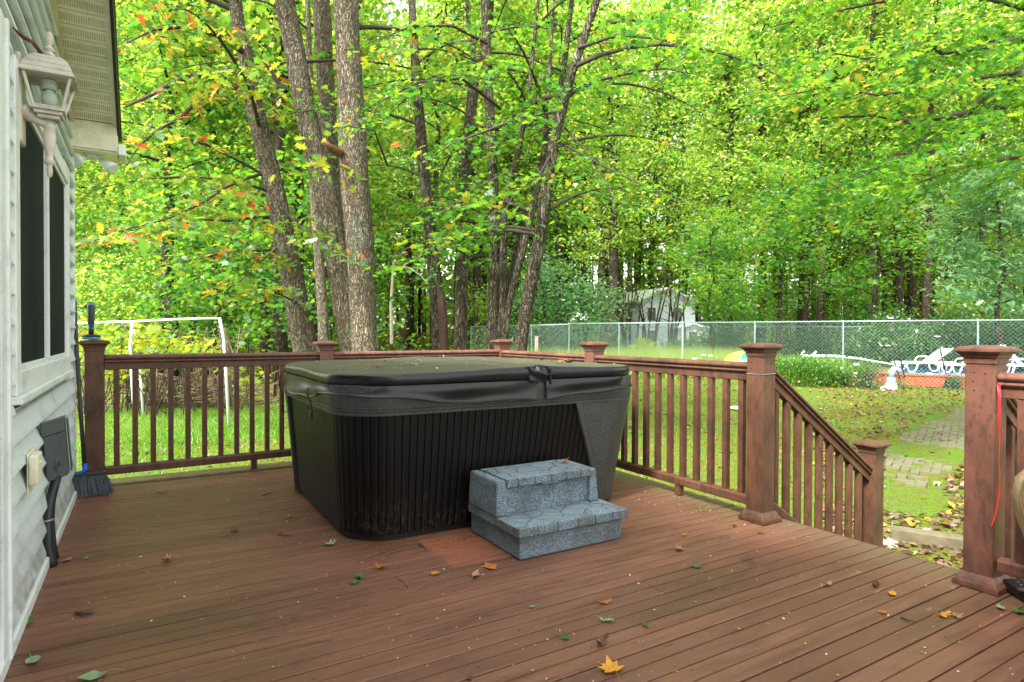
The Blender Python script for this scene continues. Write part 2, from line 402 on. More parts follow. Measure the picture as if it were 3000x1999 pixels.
m_grass = leafmat('grass_blade', [(0, C4(.06,.20,.02)), (.5, C4(.11,.28,.02)), (.85, C4(.20,.33,.03)), (1, C4(.32,.30,.08))],
                  [(0, C4(.15,.42,.03)), (1, C4(.4,.6,.06))], .35, .05)
m_litter = leafmat('dead_leaf', [(0, C4(.05,.028,.017)), (.35, C4(.11,.062,.038)), (.7, C4(.17,.11,.075)), (.88, C4(.27,.21,.17)), (.95, C4(.28,.12,.02)), (1, C4(.36,.24,.03))],
                   [(0, C4(.1,.06,.03)), (1, C4(.4,.3,.1))], .12, .04)

# ground
M = Mat('yard_ground', rough=.95, spec=.05)
x, y, z = M.xyz()
n1 = M.noise(.9, 7, rough=.65); n2 = M.noise(7, 8, rough=.75); n3 = M.noise(45, 4)
gr = M.ramp(n3, [(.35, C4(.05,.125,.014)), (.65, C4(.12,.23,.022))])
moss = M.ramp(n3, [(.35, C4(.075,.095,.010)), (.65, C4(.17,.19,.018))])
lit = M.ramp(n3, [(.3, C4(.055,.034,.022)), (.5, C4(.13,.085,.055)), (.7, C4(.25,.18,.13))])
c = M.mix(M.ramp(n1, [(.42, 0.), (.62, 1.)]), gr, moss)
sep = M.math('MULTIPLY', M.ramp(n2, [(.47, 0.), (.60, 1.)]), .75)
c = M.mix(sep, c, lit)
dd = M.math('ADD', M.math('MULTIPLY', x, .515), M.math('MULTIPLY', y, .857))
far = M.ramp(M.math('MULTIPLY', M.math('ADD', dd, M.math('MULTIPLY', n1, 12.)), .01), [(.25, 0.), (.36, .8)])
c = M.mix(far, c, lit)
M.col(c); M.bump(n2, .8, .05); M.bump(n3, .5, .02); m_ground = M.m
m_paver = dirty('concrete_paver', C4(.17,.155,.11), C4(.09,.105,.035), .85, .85, 3, (.3,.62)).m
m_timber = simple('weathered_timber', C4(.12,.105,.065), .85, .4, 8, .4)
exec_after = []

# ================================================================== SETTING
def ground_sheet():
    rs = [0, 1.5, 3, 4.5, 6, 7.5, 9, 11, 13, 15, 18, 22, 27, 33, 40, 50, 62, 80, 110, 160, 240]
    n = 72; mb = MB(); mb.v.append((0, 0, ground_z(0, 0)))
    for r in rs[1:]:
        for j in range(n):
            th = 2*math.pi*j/n; X = r*math.cos(th); Y = r*math.sin(th)
            z = ground_z(X, Y) + (.03*math.sin(X*1.1+Y*.7)*math.cos(Y*.9-X*.4) if r > 7 else 0)
            mb.v.append((X, Y, z))
    for j in range(n): mb.f.append((0, 1+j, 1+(j+1) % n))
    for i in range(len(rs)-2):
        a = 1+i*n
        for j in range(n): mb.f.append((a+j, a+n+j, a+n+(j+1) % n, a+(j+1) % n))
    return mb
gmb = ground_sheet()
g = struct('ground', gmb, m_ground, smooth=True)
# deck: boards with a groove in the middle, gaps between them
PITCH_B = .1515
mb = MB(); yk = 1.435 + PITCH_B*25.0
k0 = -28; k1 = 25
for k in range(k0, k1+1):
    y0 = 1.435 + k*PITCH_B + .003; y1 = y0 + PITCH_B - .0065; ym = (y0+y1)/2
    if y1 > 5.24: continue
    dz = random.uniform(-.0012, .0012)
    segs = [(-.395, 3.272)]
    if k in (7, 9, 12, 3, -2): segs = [(-.395, {7:.98,9:1.95,12:1.02,3:1.9,-2:1.35}[k]-.0015), ({7:.98,9:1.95,12:1.02,3:1.9,-2:1.35}[k]+.0015, 3.272)]
    for xa, xb in segs:
        pr = [(y0, -.025), (y1, -.025), (y1, -.002), (y1-.003, 0), (ym+.0032, 0), (ym+.0022, -.006), (ym-.0022, -.006), (ym-.0032, 0), (y0+.003, 0), (y0, -.002)]
        b = len(mb.v); n = len(pr)
        for X in (xa, xb):
            for (yy, zz) in pr: mb.v.append((X, yy, zz+dz))
        for j in range(n): q = (j+1) % n; mb.f.append((b+j, b+n+j, b+n+q, b+q)[::-1])
        mb.f.append(tuple(b+j for j in range(n))); mb.f.append(tuple(b+n+j for j in reversed(range(n))))
deck = struct('deck', mb, m_deck)
mb = MB()
for X in np.arange(-.3, 3.3, .4): mb.box(X-.02, X+.02, -2.8, 5.24, -.22, -.026)
mb.box(-.395, 3.268, -2.8, 5.24, -.30, -.228)  # near-black sheet added below the joists as the shade seen through the gaps
d2 = obj('deck_frame_and_shade', mb, m_under, deck)
mb = MB(); mb.box(3.274, 3.292, -2.8, 5.42, -.26, -.004); mb.box(-.40, 3.274, 5.445, 5.463, -.26, -.004)
obj('deck_fascia', mb, m_rail, deck)
mb = MB(); mb.box(-.44, 3.27, 5.255, 5.44, -.03, .012); obj('border_board', mb, m_sill, deck, bevel=.012)
# posts under the deck
mb = MB()
for X in (.2, 1.7, 3.15):
    for Y in (5.35, 1.8, -1.5): mb.box(X-.06, X+.06, Y-.06, Y+.06, -.78, -.23)
obj('deck_post', mb, m_under, deck)

# brick path of single pavers in herringbone
mb = MB(); ln = [Vector((7.0, 3.68)), Vector((8.0, 4.22)), Vector((12.6, 5.35)), Vector((17.5, 6.5))]
def dist_line(p):
    best = 9
    for a, b in zip(ln[:-1], ln[1:]):
        t = max(0, min(1, (p-a).dot(b-a)/(b-a).length_squared)); best = min(best, (p-a-(b-a)*t).length)
    return best
A = .11; ang = math.radians(22); ca, sa = math.cos(ang), math.sin(ang)
def paver(u0, v0, du, dv):
    c = Vector(((u0+du/2)*ca-(v0+dv/2)*sa, (u0+du/2)*sa+(v0+dv/2)*ca))
    if not (4.3 < c.x < 17.5) or dist_line(c) > .47+.06*math.sin(c.x*3) or c.x < 7.9 or (c.x < 8.5 and random.random() < .4): return
    if random.random() < .015: return
    z = ground_z(c.x, c.y)+.012+random.uniform(-.003, .003); g_ = .006
    P = [((u0+g_), (v0+g_)), ((u0+du-g_), (v0+g_)), ((u0+du-g_), (v0+dv-g_)), ((u0+g_), (v0+dv-g_))]
    P = [(u*ca-v*sa, u*sa+v*ca) for u, v in P]
    mb.add([(p[0], p[1], z-.04) for p in P]+[(p[0], p[1], z+random.uniform(-.001, .001)) for p in P],
           [(4,5,6,7),(0,1,5,4),(1,2,6,5),(2,3,7,6),(3,0,4,7)])
for i in range(-30, 190):
    for j in range(-90, 90):
        # herringbone: unit pairs stepping diagonally
        if (i-j) % 4 == 0: paver(i*A, j*A, 2*A, A)
        if (i-j) % 4 == 3: paver(i*A, j*A, A, 2*A)
struct('path', mb, m_paver)

# ================================================================== HOUSE
WX = -.415
def zr(Y): return 2.54 + .33*(5.04-Y)
RIDGE = -2.0
def zroof(Y): return zr(Y) if Y > RIDGE else zr(RIDGE)-.33*(RIDGE-Y)
house = thing('house', 'house gable end with pale lap siding and cream vented eave left of the deck', 'house', (WX, 5.12, 0))
mb = MB(); EXPO = .1065; z = .055
WY0, WY1 = 2.785, 4.68; WZ0, WZ1 = .87, 2.085
def lap(mb, ya, yb, za, zb, x=WX):
    za2 = za+.006; zc = za+.022
    mb.add([(x+.018, ya, za), (x+.018, yb, za), (x+.027, yb, za2), (x+.027, ya, za2), (x+.024, yb, zc), (x+.024, ya, zc), (x-.004, yb, zb), (x-.004, ya, zb), (x-.02, ya, za), (x-.02, yb, za)],
           [(0,1,2,3), (3,2,4,5), (5,4,6,7), (8,9,1,0), (0,3,5,7,8), (1,9,6,4,2)])
while z < 5.1:
    z2 = z+EXPO; zm = (z+z2)/2
    yend = 5.085 if zr(5.085) > z2 else 5.04-(z2-2.54)/.33
    ystart = -8
    if zroof(-8) < z2: ystart = RIDGE-(zr(RIDGE)-z2)/.33
    if yend > ystart:
        spans = [(ystart, yend)]
        for (ha, hb, hz0, hz1) in ((WY0, WY1, WZ0, WZ1), (1.60, 2.60, 0, 2.12)):
            if z2 > hz0 and z < hz1:
                ns = []
                for a, b in spans:
                    if a < ha: ns.append((a, min(b, ha)))
                    if b > hb: ns.append((max(a, hb), b))
                    if b <= ha or a >= hb: pass
                spans = [s for s in ns if s[1]-s[0] > .01]
        for a, b in spans: lap(mb, a, b, z, z2+.004)
    z = z2
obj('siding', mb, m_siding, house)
mb = MB(); mb.v = [(WX-.03, 5.10, 0), (WX-.03, -8, 0), (WX-.03, -8, zroof(-8)), (WX-.03, RIDGE, zr(RIDGE)), (WX-.03, 5.10, zr(5.1)),
                   (-9, 5.10, 0), (-9, -8, 0), (-9, -8, zroof(-8)), (-9, RIDGE, zr(RIDGE)), (-9, 5.10, zr(5.1))]
mb.f = [(0,1,2,3,4), (5,9,8,7,6), (0,4,9,5), (1,6,7,2)]
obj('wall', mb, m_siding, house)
mb = MB(); mb.box(WX-.03, WX+.022, 5.085, 5.135, -.02, zr(5.1)-.2); mb.box(WX-.08, WX-.03, 5.10, 5.135, -.02, zr(5.1)-.2)
obj('corner_trim', mb, m_trim, house, bevel=.004)
mb = MB(); mb.box(WX-.02, WX+.038, -2.8, 5.09, .0, .052); obj('base_trim', mb, m_trim, house, bevel=.006)
# window
win = obj('window', MB().box(WX-.03, WX+.004, WY0+.05, WY1-.05, WZ0+.05, WZ1-.05), m_glass_dark, house)
mb = MB()
def frame(mb, y0, y1, z0, z1, wd, x0, x1, bot=None):
    bot = bot or wd
    mb.box(x0, x1, y0, y0+wd, z0, z1); mb.box(x0, x1, y1-wd, y1, z0, z1)
    mb.box(x0, x1, y0+wd, y1-wd, z0, z0+bot); mb.box(x0, x1, y0+wd, y1-wd, z1-wd, z1)
frame(mb, WY0, WY1, WZ0, WZ1, .085, WX-.01, WX+.031)
frame(mb, WY0+.085, WY1-.085, WZ0+.085, WZ1-.085, .022, WX-.01, WX+.020)
obj('frame', mb, m_trim, win, bevel=.004)
obj('mullion', MB().box(WX-.01, WX+.027, 3.685, 3.735, WZ0+.107, WZ1-.107), m_trim, win, bevel=.004)
obj('sill', MB().box(WX-.01, WX+.048, WY0-.015, WY1+.0, WZ0-.03, WZ0-.002), m_trim, win, bevel=.004)
obj('screen', MB().box(WX+.006, WX+.010, WY0+.108, 3.684, WZ0+.108, WZ1-.112), m_screen, win)
obj('screen', MB().box(WX+.006, WX+.010, 3.736, WY1-.108, WZ0+.108, WZ1-.112), m_screen, win)
# door at the frame's edge
door = obj('door', MB().box(WX-.03, WX+.006, 1.70, 2.475, .03, 2.03), m_screen, house)
mb = MB(); mb.box(WX-.02, WX+.036, 2.478, 2.585, .02, 2.12); mb.box(WX-.02, WX+.032, 1.60, 1.698, .02, 2.12); mb.box(WX-.02, WX+.032, 1.699, 2.477, 2.032, 2.12)
mb.box(WX-.02, WX+.044, 2.565, 2.592, .02, 2.12)
obj('frame', mb, m_trim, door, bevel=.005)
obj('kick_plate', MB().box(WX+.008, WX+.016, 1.71, 2.47, .035, .16), m_trim, door)
# rake soffit, fascia, eave return
XO = -.150
mb = MB()
def rk(mb, xa, xb, ya, yb, dz0, dz1):
    mb.add([(xa,ya,zr(ya)+dz0),(xb,ya,zr(ya)+dz0),(xb,yb,zr(yb)+dz0),(xa,yb,zr(yb)+dz0),(xa,ya,zr(ya)+dz1),(xb,ya,zr(ya)+dz1),(xb,yb,zr(yb)+dz1),(xa,yb,zr(yb)+dz1)],
           [(0,3,2,1),(4,5,6,7),(0,1,5,4),(1,2,6,5),(2,3,7,6),(3,0,4,7)])
yy = 5.04
while yy > RIDGE+.1:
    rk(mb, WX+.03, XO-.025, yy-.099, yy-.006, -.012, .0); yy -= .105
rk(mb, WX-.01, XO-.001, RIDGE, 5.04, .001, .012)
obj('rake_soffit', mb, m_cream_vent, house)
mb = MB(); rk(mb, XO-.024, XO, RIDGE, 5.06, -.02, .0005); rk(mb, WX+.001, WX+.029, RIDGE, 5.04, -.03, .0)
obj('soffit_channel', mb, m_creamp, house)
mb = MB(); rk(mb, XO+.001, XO+.017, RIDGE, 5.13, -.035, .14)
obj('rake_fascia', mb, m_black, house)
mb = MB(); mb.box(WX-.0, XO-.001, 5.045, 5.36, 2.345, 2.53); mb.box(-9, WX-.04, 5.14, 5.36, 2.345, 2.50)
obj('eave_return', mb, m_creamp, house, bevel=.003)
mb = MB()
for i in range(3): mb.box(WX+.01, XO-.012, 5.06+i*.10, 5.15+i*.10, 2.335, 2.344)
obj('eave_soffit', mb, m_creamp, house)
mb = MB(); mb.box(XO+.002, XO+.05, 5.20, 5.46, 2.36, 2.44); mb.box(-9, XO, 5.365, 5.46, 2.36, 2.46)
obj('gutter', mb, m_trim, house, bevel=.01)
mb = MB()
for (ya, yb, s) in ((5.48, RIDGE, 1), (RIDGE, -8.4, -1)):
    za = zroof(ya)+.13; zb = zroof(yb)+.13
    mb.add([(-9.3,ya,za),(XO+.02,ya,za),(XO+.02,yb,zb),(-9.3,yb,zb),(-9.3,ya,za+.07),(XO+.02,ya,za+.07),(XO+.02,yb,zb+.07),(-9.3,yb,zb+.07)],
           [(0,3,2,1),(4,5,6,7),(0,1,5,4),(1,2,6,5),(2,3,7,6),(3,0,4,7)])
obj('roof', mb, m_roof, house)

# wall lantern
m_lampw = dirty('lamp_white_paint', C4(.62,.58,.52), C4(.24,.17,.12), .55, .4, 16, (.5,.75)).m
M = Mat('lamp_glass', C4(.85,.9,.85), .03); M.p.inputs['Transmission Weight'].default_value = 1.0; M.p.inputs['IOR'].default_value = 1.1; m_lglass = M.m
m_bulb = simple('bulb_white', C4(.62,.68,.66), .3, .05)
LY = 2.92; LX = -.302
lamp = thing('wall_lantern', 'dirty white carriage lantern on a curved arm beside the dark window', 'wall lamp', (WX+.03, LY, 1.9))
obj('backplate', MB().box(WX+.0145, WX+.036, LY-.052, LY+.052, 1.80, 2.13), m_lampw, lamp, bevel=.01)
mb = MB(); arm = []
for i in range(9):
    t = i/8; arm.append((WX+.03+(LX-WX-.03)*t, LY, 1.885+.045*(1-t)**2+.006*math.sin(t*3)))
mb.tube(arm, [.034-.019*math.sin(min(1, i/6)*math.pi/2) for i in range(9)], 12); obj('arm', mb, m_lampw, lamp, smooth=True)
obj('drop', MB().lathe((LX, LY, 0), [(.001,1.688),(.008,1.694),(.010,1.715),(.008,1.733),(.012,1.738),(.020,1.748),(.012,1.758),(.011,1.768),(.017,1.80),(.021,1.84),(.018,1.872),(.021,1.876),(.021,1.884),(.016,1.89),(.018,1.905)], 20), m_lampw, lamp, smooth=True)
mb = MB(); mb.frustum(LX, LY, 1.905, 1.918, .034, .034); mb.frustum(LX, LY, 1.9185, 1.932, .044, .044); mb.frustum(LX, LY, 1.9325, 1.94, .052, .052)
obj('base', mb, m_lampw, lamp, bevel=.003)
mb = MB()
for sx in (-1, 1):
    for sy in (-1, 1):
        mb.tube([(LX+sx*.043, LY+sy*.043, 1.9405), (LX+sx*.070, LY+sy*.070, 2.055)], [.0055, .0065], 4)
mb.frustum(LX, LY, 1.9405, 1.95, .047, .049); 
obj('cage', mb, m_lampw, lamp)
mb = MB(); mb.add([(LX-.0438,LY-.0438,1.951),(LX+.0438,LY-.0438,1.951),(LX+.0438,LY+.0438,1.951),(LX-.0438,LY+.0438,1.951),(LX-.066,LY-.066,2.054),(LX+.066,LY-.066,2.054),(LX+.066,LY+.066,2.054),(LX-.066,LY+.066,2.054)],
                  [(0,1,5,4),(1,2,6,5),(2,3,7,6),(3,0,4,7)]); obj('glass', mb, m_lglass, lamp)
mb = MB().lathe((LX, LY, 0), [(.012,1.955),(.022,1.965),(.026,1.985),(.024,2.0),(.014,2.012),(.016,2.02)], 14)
for k in range(4): mb.tube([(LX+.021*math.cos(a)*1.0, LY+.021*math.sin(a), 2.017+k*.009+a*.0012) for a in np.linspace(0, 6.3, 14)], .0052, 6)
obj('bulb', mb, m_bulb, lamp, smooth=True)
mb = MB(); mb.frustum(LX, LY, 2.056, 2.062, .088, .088)
prev = (.084, 2.0625)
for a_, z_ in ((.078,2.078),(.070,2.10),(.058,2.122),(.040,2.138),(.016,2.146)):
    mb.frustum(LX, LY, prev[1], z_-.0003, prev[0], a_); prev = (a_, z_)
obj('roof', mb, m_lampw, lamp, bevel=.002)
obj('finial', MB().lathe((LX, LY, 0), [(.012,2.145),(.018,2.15),(.019,2.156),(.010,2.162),(.014,2.168),(.021,2.173),(.013,2.18),(.007,2.186),(.010,2.196),(.014,2.208),(.014,2.222),(.009,2.236),(.002,2.242)], 16), m_lampw, lamp, smooth=True)
m_deadl = simple('dry_leaf_brown', C4(.12,.055,.03), .8, .4, 40)
mb = MB().tube([(-.40,2.80,2.19),(-.37,2.83,2.17),(-.345,2.86,2.165),(-.325,2.89,2.148),(-.312,2.91,2.135)], [.001,.007,.009,.007,.001], 6, noise=.4)
tag(obj('dead_leaf', mb, m_deadl, loc=(-.35,2.86,2.16)), 'long curled brown dead leaf caught between the wall and the lantern top', 'leaf')

# flood light under the eave
fl = thing('flood_light', 'twin head white flood light under the eave corner of the house', 'flood light', (-.30, 5.2, 2.335))
obj('junction_box', MB().lathe((-.30, 5.2, 0), [(.055,2.333),(.055,2.318),(.03,2.31)], 18), m_trim, fl, smooth=False)
for (a, b, r) in (((-.335,5.18,2.315),(-.375,5.12,2.275),1), ((-.265,5.2,2.315),(-.20,5.16,2.262),1)):
    d = (Vector(b)-Vector(a)).normalized()
    h = obj('lamp_head', MB().tube([Vector(a)+d*.02, Vector(a)+d*.05, Vector(b)+d*.0, Vector(b)+d*.03], [.018,.024,.040,.044], 14), m_trim, fl, smooth=True)
    obj('lens', MB().tube([Vector(b)+d*.031, Vector(b)+d*.034], [.038,.036], 14), m_bulb, h)
    obj('arm', MB().tube([a, Vector(a)+d*.03], .010, 8), m_trim, fl)

# electrical boxes and conduit
m_egrey = simple('grey_metal_paint', C4(.105,.125,.13), .45, .12, 6, .05)
m_egrey_lit = simple('green_lit_side', C4(.10,.15,.11), .4, .3, 8)  # box grey with the greenish light on this face put into the colour
eb = thing('electrical_box', 'dark grey electrical disconnect box hanging crooked on the siding under the window', 'electrical box', (-.40, 3.62, .55))
# corner points of the leaning face, bottom pulled along the wall
tl, tr_, br, bl = Vector((-.398,3.44,.69)), Vector((-.325,3.66,.69)), Vector((-.318,3.80,.39)), Vector((-.398,3.64,.39))
back = Vector((-.012, .16, .0))
vs = [bl, br, br+back*.6, bl+back*.05, tl, tr_, tr_+back*.6, tl+back*.05]
obj('body', MB().add(vs, [(0,3,2,1),(4,5,6,7),(0,1,5,4),(1,2,6,5),(2,3,7,6),(3,0,4,7)]), m_egrey, eb, bevel=.006)
off = Vector((.012, -.012, 0))
def q(u, v): return tl*(1-u)*(1-v)+tr_*u*(1-v)+bl*(1-u)*v+br*u*v
mb = MB()
for (u0, u1, v0, v1) in ((-.02, .86, -.02, .22), (.02, .84, .235, 1.01)):
    P = [q(u0, v0)+off*.9, q(u1, v0)+off*.9, q(u1, v1)+off*.9, q(u0, v1)+off*.9]
    mb.add([p-off*.75 for p in P]+P, [(0,1,2,3),(7,6,5,4),(0,4,5,1),(1,5,6,2),(2,6,7,3),(3,7,4,0)])
obj('cover', mb, m_egrey, eb, bevel=.003)
mb = MB().tube([q(.42+.11*math.cos(a), .78+.09*math.sin(a))+off*1.0 for a in np.linspace(0, 6.283, 20)], .0018, 6)
mb.tube([q(.42+.06*math.cos(a), .78+.05*math.sin(a))+off*1.0 for a in np.linspace(0, 6.283, 16)], .0016, 6)
obj('knockout', mb, m_egrey, eb)
mb = MB(); P = [tr_+Vector((.004,.004,-.01)), tr_+back*.5+Vector((.006,0,-.01)), br+back*.5+Vector((.006,0,.02)), br+Vector((.004,.004,.01))]
mb.add(P+[p+Vector((.006,-.001,0)) for p in P], [(3,2,1,0),(4,5,6,7),(0,1,5,4),(1,2,6,5),(2,3,7,6),(3,0,4,7)]); obj('side_door', mb, m_egrey_lit, eb)
cdt = thing('conduit', 'pair of black flexible conduits running from the grey electrical box down to the deck boards', 'conduit', (-.38, 3.6, 0))
mb = MB().tube([(-.362,3.70,.395),(-.372,3.66,.34),(-.384,3.62,.27),(-.388,3.60,.20),(-.384,3.585,.10),(-.372,3.575,.03),(-.366,3.572,.001)], .0205, 14); obj('pipe', mb, simple('black_pvc', C4(.022,.025,.028), .42, .2), cdt, smooth=True)
mb = MB().tube([(-.368,3.76,.395),(-.376,3.74,.34),(-.384,3.72,.26),(-.386,3.70,.18),(-.378,3.69,.08),(-.366,3.685,.001)], .015, 12); obj('pipe', mb, bpy.data.materials['black_pvc'], cdt, smooth=True)
mb = MB().tube([(-.388+.0225*math.cos(a), 3.60+.0225*math.sin(a), .215) for a in np.linspace(0, 6.283, 18)], .004, 6); obj('strap', mb, m_wire, cdt)
jb = thing('junction_box', 'small cream plastic junction box on the siding beside the grey electrical box', 'junction box', (-.385, 3.05, .5))
obj('back_plate', MB().box(WX+.0275, WX+.034, 3.0, 3.20, .465, .625), m_creamp, jb, bevel=.004)
obj('cover', MB().box(WX+.035, WX+.066, 2.985, 3.10, .505, .622), m_creamp, jb, bevel=.008)
obj('latch', MB().tube([(WX+.069, 3.02, .59), (WX+.069, 3.045, .585)], .004, 6), m_creamp, jb)

# ================================================================== RAILINGS
def cap_profile(mb, cx, cy, s, z):
    # moulded cap: neck, cove, wide lip, low pyramid
    mb.frustum(cx, cy, z-.078, z-.050, s+.004, s+.006); 
    mb.frustum(cx, cy, z-.0498, z-.040, s+.013, s+.013); mb.frustum(cx, cy, z-.0398, z-.026, s+.014, s+.028)
    mb.frustum(cx, cy, z-.0258, z-.010, s+.033, s+.033); mb.frustum(cx, cy, z-.0098, z-.004, s+.026, s+.022); mb.frustum(cx, cy, z-.0038, z+.004, s+.021, s-.03)
def post(x, y, z0, z1, label, mat=m_rail, s=.057, base=True, group='posts of the deck railing'):
    t = thing('railing_post', label, 'railing post', (x, y, z0), group)
    obj('sleeve', MB().box(x-s, x+s, y-s, y+s, z0, z1-.06), mat, t, bevel=.005)
    mb = MB(); cap_profile(mb, x, y, s, z1); obj('cap', mb, mat, t, bevel=.003)
    mb = MB()
    for (dx, dz) in ((-.022, .115), (.020, .118), (-.024, z1-z0-.9), (-.02, z1-z0-.86)):
        mb.tube([(x+dx, y-s-.0003, z1-dz if dz < .2 else z0+dz+.02), (x+dx, y-s-.0022, z1-dz if dz < .2 else z0+dz+.02)], .0030, 8)
        mb.tube([(x-s-.0003, y-dx, z1-dz if dz < .2 else z0+dz+.02), (x-s-.0022, y-dx, z1-dz if dz < .2 else z0+dz+.02)], .0030, 8)
    if z0 > -.5: obj('screw_heads', mb, m_under, t)
    if base:
        mb = MB(); mb.frustum(x, y, z0+.002, z0+.026, s+.030, s+.030); mb.frustum(x, y, z0+.0263, z0+.034, s+.026, s+.022); mb.frustum(x, y, z0+.0343, z0+.062, s+.020, s+.006)
        obj('base_trim', mb, mat, t, bevel=.003)
    return t
PL = (-.292, 5.235); PM = (1.33, 5.30); PC = (3.115, 5.38); PR = (3.14, 3.93); PB = (3.135, 2.355); PF = (3.162, 1.235); PN = (3.162, -.45)
p_left = post(*PL, .012, 1.045, 'dark brown railing post beside the house corner with a tool standing on its cap', m_rail)
p_mid = post(*PM, .012, 1.030, 'short looking railing post behind the tub in front of the big oak trunks', m_rail2)
p_cor = post(*PC, .012, 1.040, 'corner railing post behind the tub at the far end of the deck', m_rail2)
p_rm = post(*PR, 0, 1.036, 'railing post just right of the folded tub cover', m_rail2)
p_big = post(*PB, 0, 1.048, 'tall brown railing post with wire round it at the top left of the stairs', m_rail)
p_fr = post(*PF, 0, 1.054, 'stained reddish railing post at the right side of the stair opening', m_rail2)
post(*PN, 0, 1.054, 'railing post outside the picture at the right end of the rail', m_rail2)
# the top rail: bread loaf bead above, second bead, flat board below (side, height)
def bead(w, z0, z1, n=7):
    pts = []
    for i in range(n+1):
        a = math.pi*i/n; pts.append((w*math.cos(a), z0+(z1-z0)*(.35+.65*math.sin(a)) if 0 < i < n else z0+(z1-z0)*.2))
    return pts
TOPP = [(.012,.820),(.022,.822),(.022,.868),(.034,.872),(.038,.879),(.036,.886),(.030,.889),(.030,.893),(.040,.897),(.045,.906),(.043,.916),(.034,.924),(.018,.929),
        (-.018,.929),(-.034,.924),(-.043,.916),(-.045,.906),(-.040,.897),(-.030,.893),(-.030,.889),(-.036,.886),(-.038,.879),(-.034,.872),(-.022,.868),(-.022,.822),(-.012,.820)]
BOTP = [(.024,.072),(.026,.080),(.026,.118),(.018,.132),(-.018,.132),(-.026,.118),(-.026,.080),(-.024,.072)]
def railing(a, b, label, mat, nb, zoff=0, foot=True, s=.057, extra=0):
    a = Vector((a[0], a[1], 0)); b = Vector((b[0], b[1], 0)); t = (b-a).normalized(); A_ = a+t*(s+.001); B_ = b-t*(s+.001)
    th = thing('deck_railing', label, 'railing', (A_.x, A_.y, zoff), 'railing sections round the deck')
    zo = Vector((0, 0, zoff))
    obj('top_rail', MB().sweep(A_+zo, B_+zo, TOPP), mat, th, bevel=.0015)
    obj('bottom_rail', MB().sweep(A_+zo, B_+zo, BOTP), mat, th, bevel=.002)
    L = (B_-A_).length; first = None
    for i in range(nb):
        c = A_+t*(L*(i+.62)/(nb+.24))
        if first is None:
            first = obj('baluster', MB().box(c.x-.018, c.x+.018, c.y-.018, c.y+.018, zoff+.1325, zoff+.8195), mat, th, bevel=.003); c0 = c
        else:
            o = first.copy(); COL.objects.link(o); o.parent = th; o.location = c-c0
    if foot:
        c = A_+t*L*foot if not isinstance(foot, bool) else (A_+B_)/2
        obj('foot_block', MB().box(c.x-.022, c.x+.022, c.y-.022, c.y+.022, zoff-.0, zoff+.0715), mat, th, bevel=.003)
    return th
railing(PL, PM, 'dark brown railing section from the house corner to the back middle post', m_rail, 13, .012, .66)
railing(PM, PC, 'railing section hidden behind the hot tub along the back edge', m_rail2, 14, .012)
railing(PC, PR, 'railing section behind the tub cover along the far right edge', m_rail2, 11, .006)
railing(PR, PB, 'brown railing section between the hot tub and the tall stair post', m_rail, 12, .004, .60)
railing(PF, PN, 'reddish railing section running right from the front post with a red ribbon', m_rail2, 12, .012)
# stair railings
SL = .665
def stair_rail(y, x0, x1, label, label2, mat, mat2, lantern):
    s = .057; A_ = Vector((x0+s, y, 0)); B_ = Vector((x1-s, y, 0)); t = (B_-A_).normalized()
    dz = lambda x: -(x-A_.x)*SL
    th = thing('stair_railing', label, 'stair railing', (A_.x, y, 0), 'sloping stair railings')
    def sl(prof, up, k=1.0):
        mb = MB(); n = len(prof)
        for X in (A_.x+.001, B_.x-.001):
            for (u, h) in prof: mb.v.append((X, y+u, h*k+up+dz(X)))
        for j in range(n): q_ = (j+1) % n; mb.f.append((j, n+j, n+q_, q_))
        mb.f.append(tuple(range(n))); mb.f.append(tuple(n+j for j in reversed(range(n)))); return mb
    obj('top_rail', sl(TOPP, -.03, 1.02), mat, th, bevel=.0015)
    obj('bottom_rail', sl(BOTP, -.0, 1.0), mat, th, bevel=.002)
    nb = 9
    for i in range(nb):
        X = A_.x+.035+(B_.x-A_.x-.09)*(i+.35)/(nb-.25)
        w_ = .018
        mb = MB(); mb.v = [(X-w_,y-w_,.132+dz(X-w_)),(X+w_,y-w_,.132+dz(X+w_)),(X+w_,y+w_,.132+dz(X+w_)),(X-w_,y+w_,.132+dz(X-w_)),
                           (X-w_,y-w_,.806+dz(X-w_)),(X+w_,y-w_,.806+dz(X+w_)),(X+w_,y+w_,.806+dz(X+w_)),(X-w_,y+w_,.806+dz(X-w_))]
        mb.f = [(0,3,2,1),(4,5,6,7),(0,1,5,4),(1,2,6,5),(2,3,7,6),(3,0,4,7)]
        obj('baluster', mb, mat, th, bevel=.002)
    zt = .365
    lp = post(x1, y, -.74, zt, label2, mat2, base=False, group='lower stair posts')
    return th
stair_rail(2.355, 3.135, 4.32, 'brown sloping stair railing down from the tall post', 'lower stair post with a tiny black lantern on its side', m_rail, m_rail, True)
stair_rail(1.235, 3.162, 4.32, 'sloping stair railing behind the stained front post', 'lower stair post hidden behind the stained front post', m_rail2, m_rail2, False)
mb = MB()
for i in range(3): mb.box(3.295+i*.29, 3.60+i*.29, 1.30, 2.29, -.21-i*.185, -.185-i*.185)
for i in range(4): mb.box(3.295+i*.29-.0, 3.312+i*.29, 1.30, 2.29, -.185-i*.185-.185+.0, -.186-i*.185-.026) if i < 3 else None
st = thing('stairs', 'brown composite stairs going down from the deck edge to the yard', 'stairs', (3.6, 1.8, -.7))
obj('tread', mb, m_deck, st)
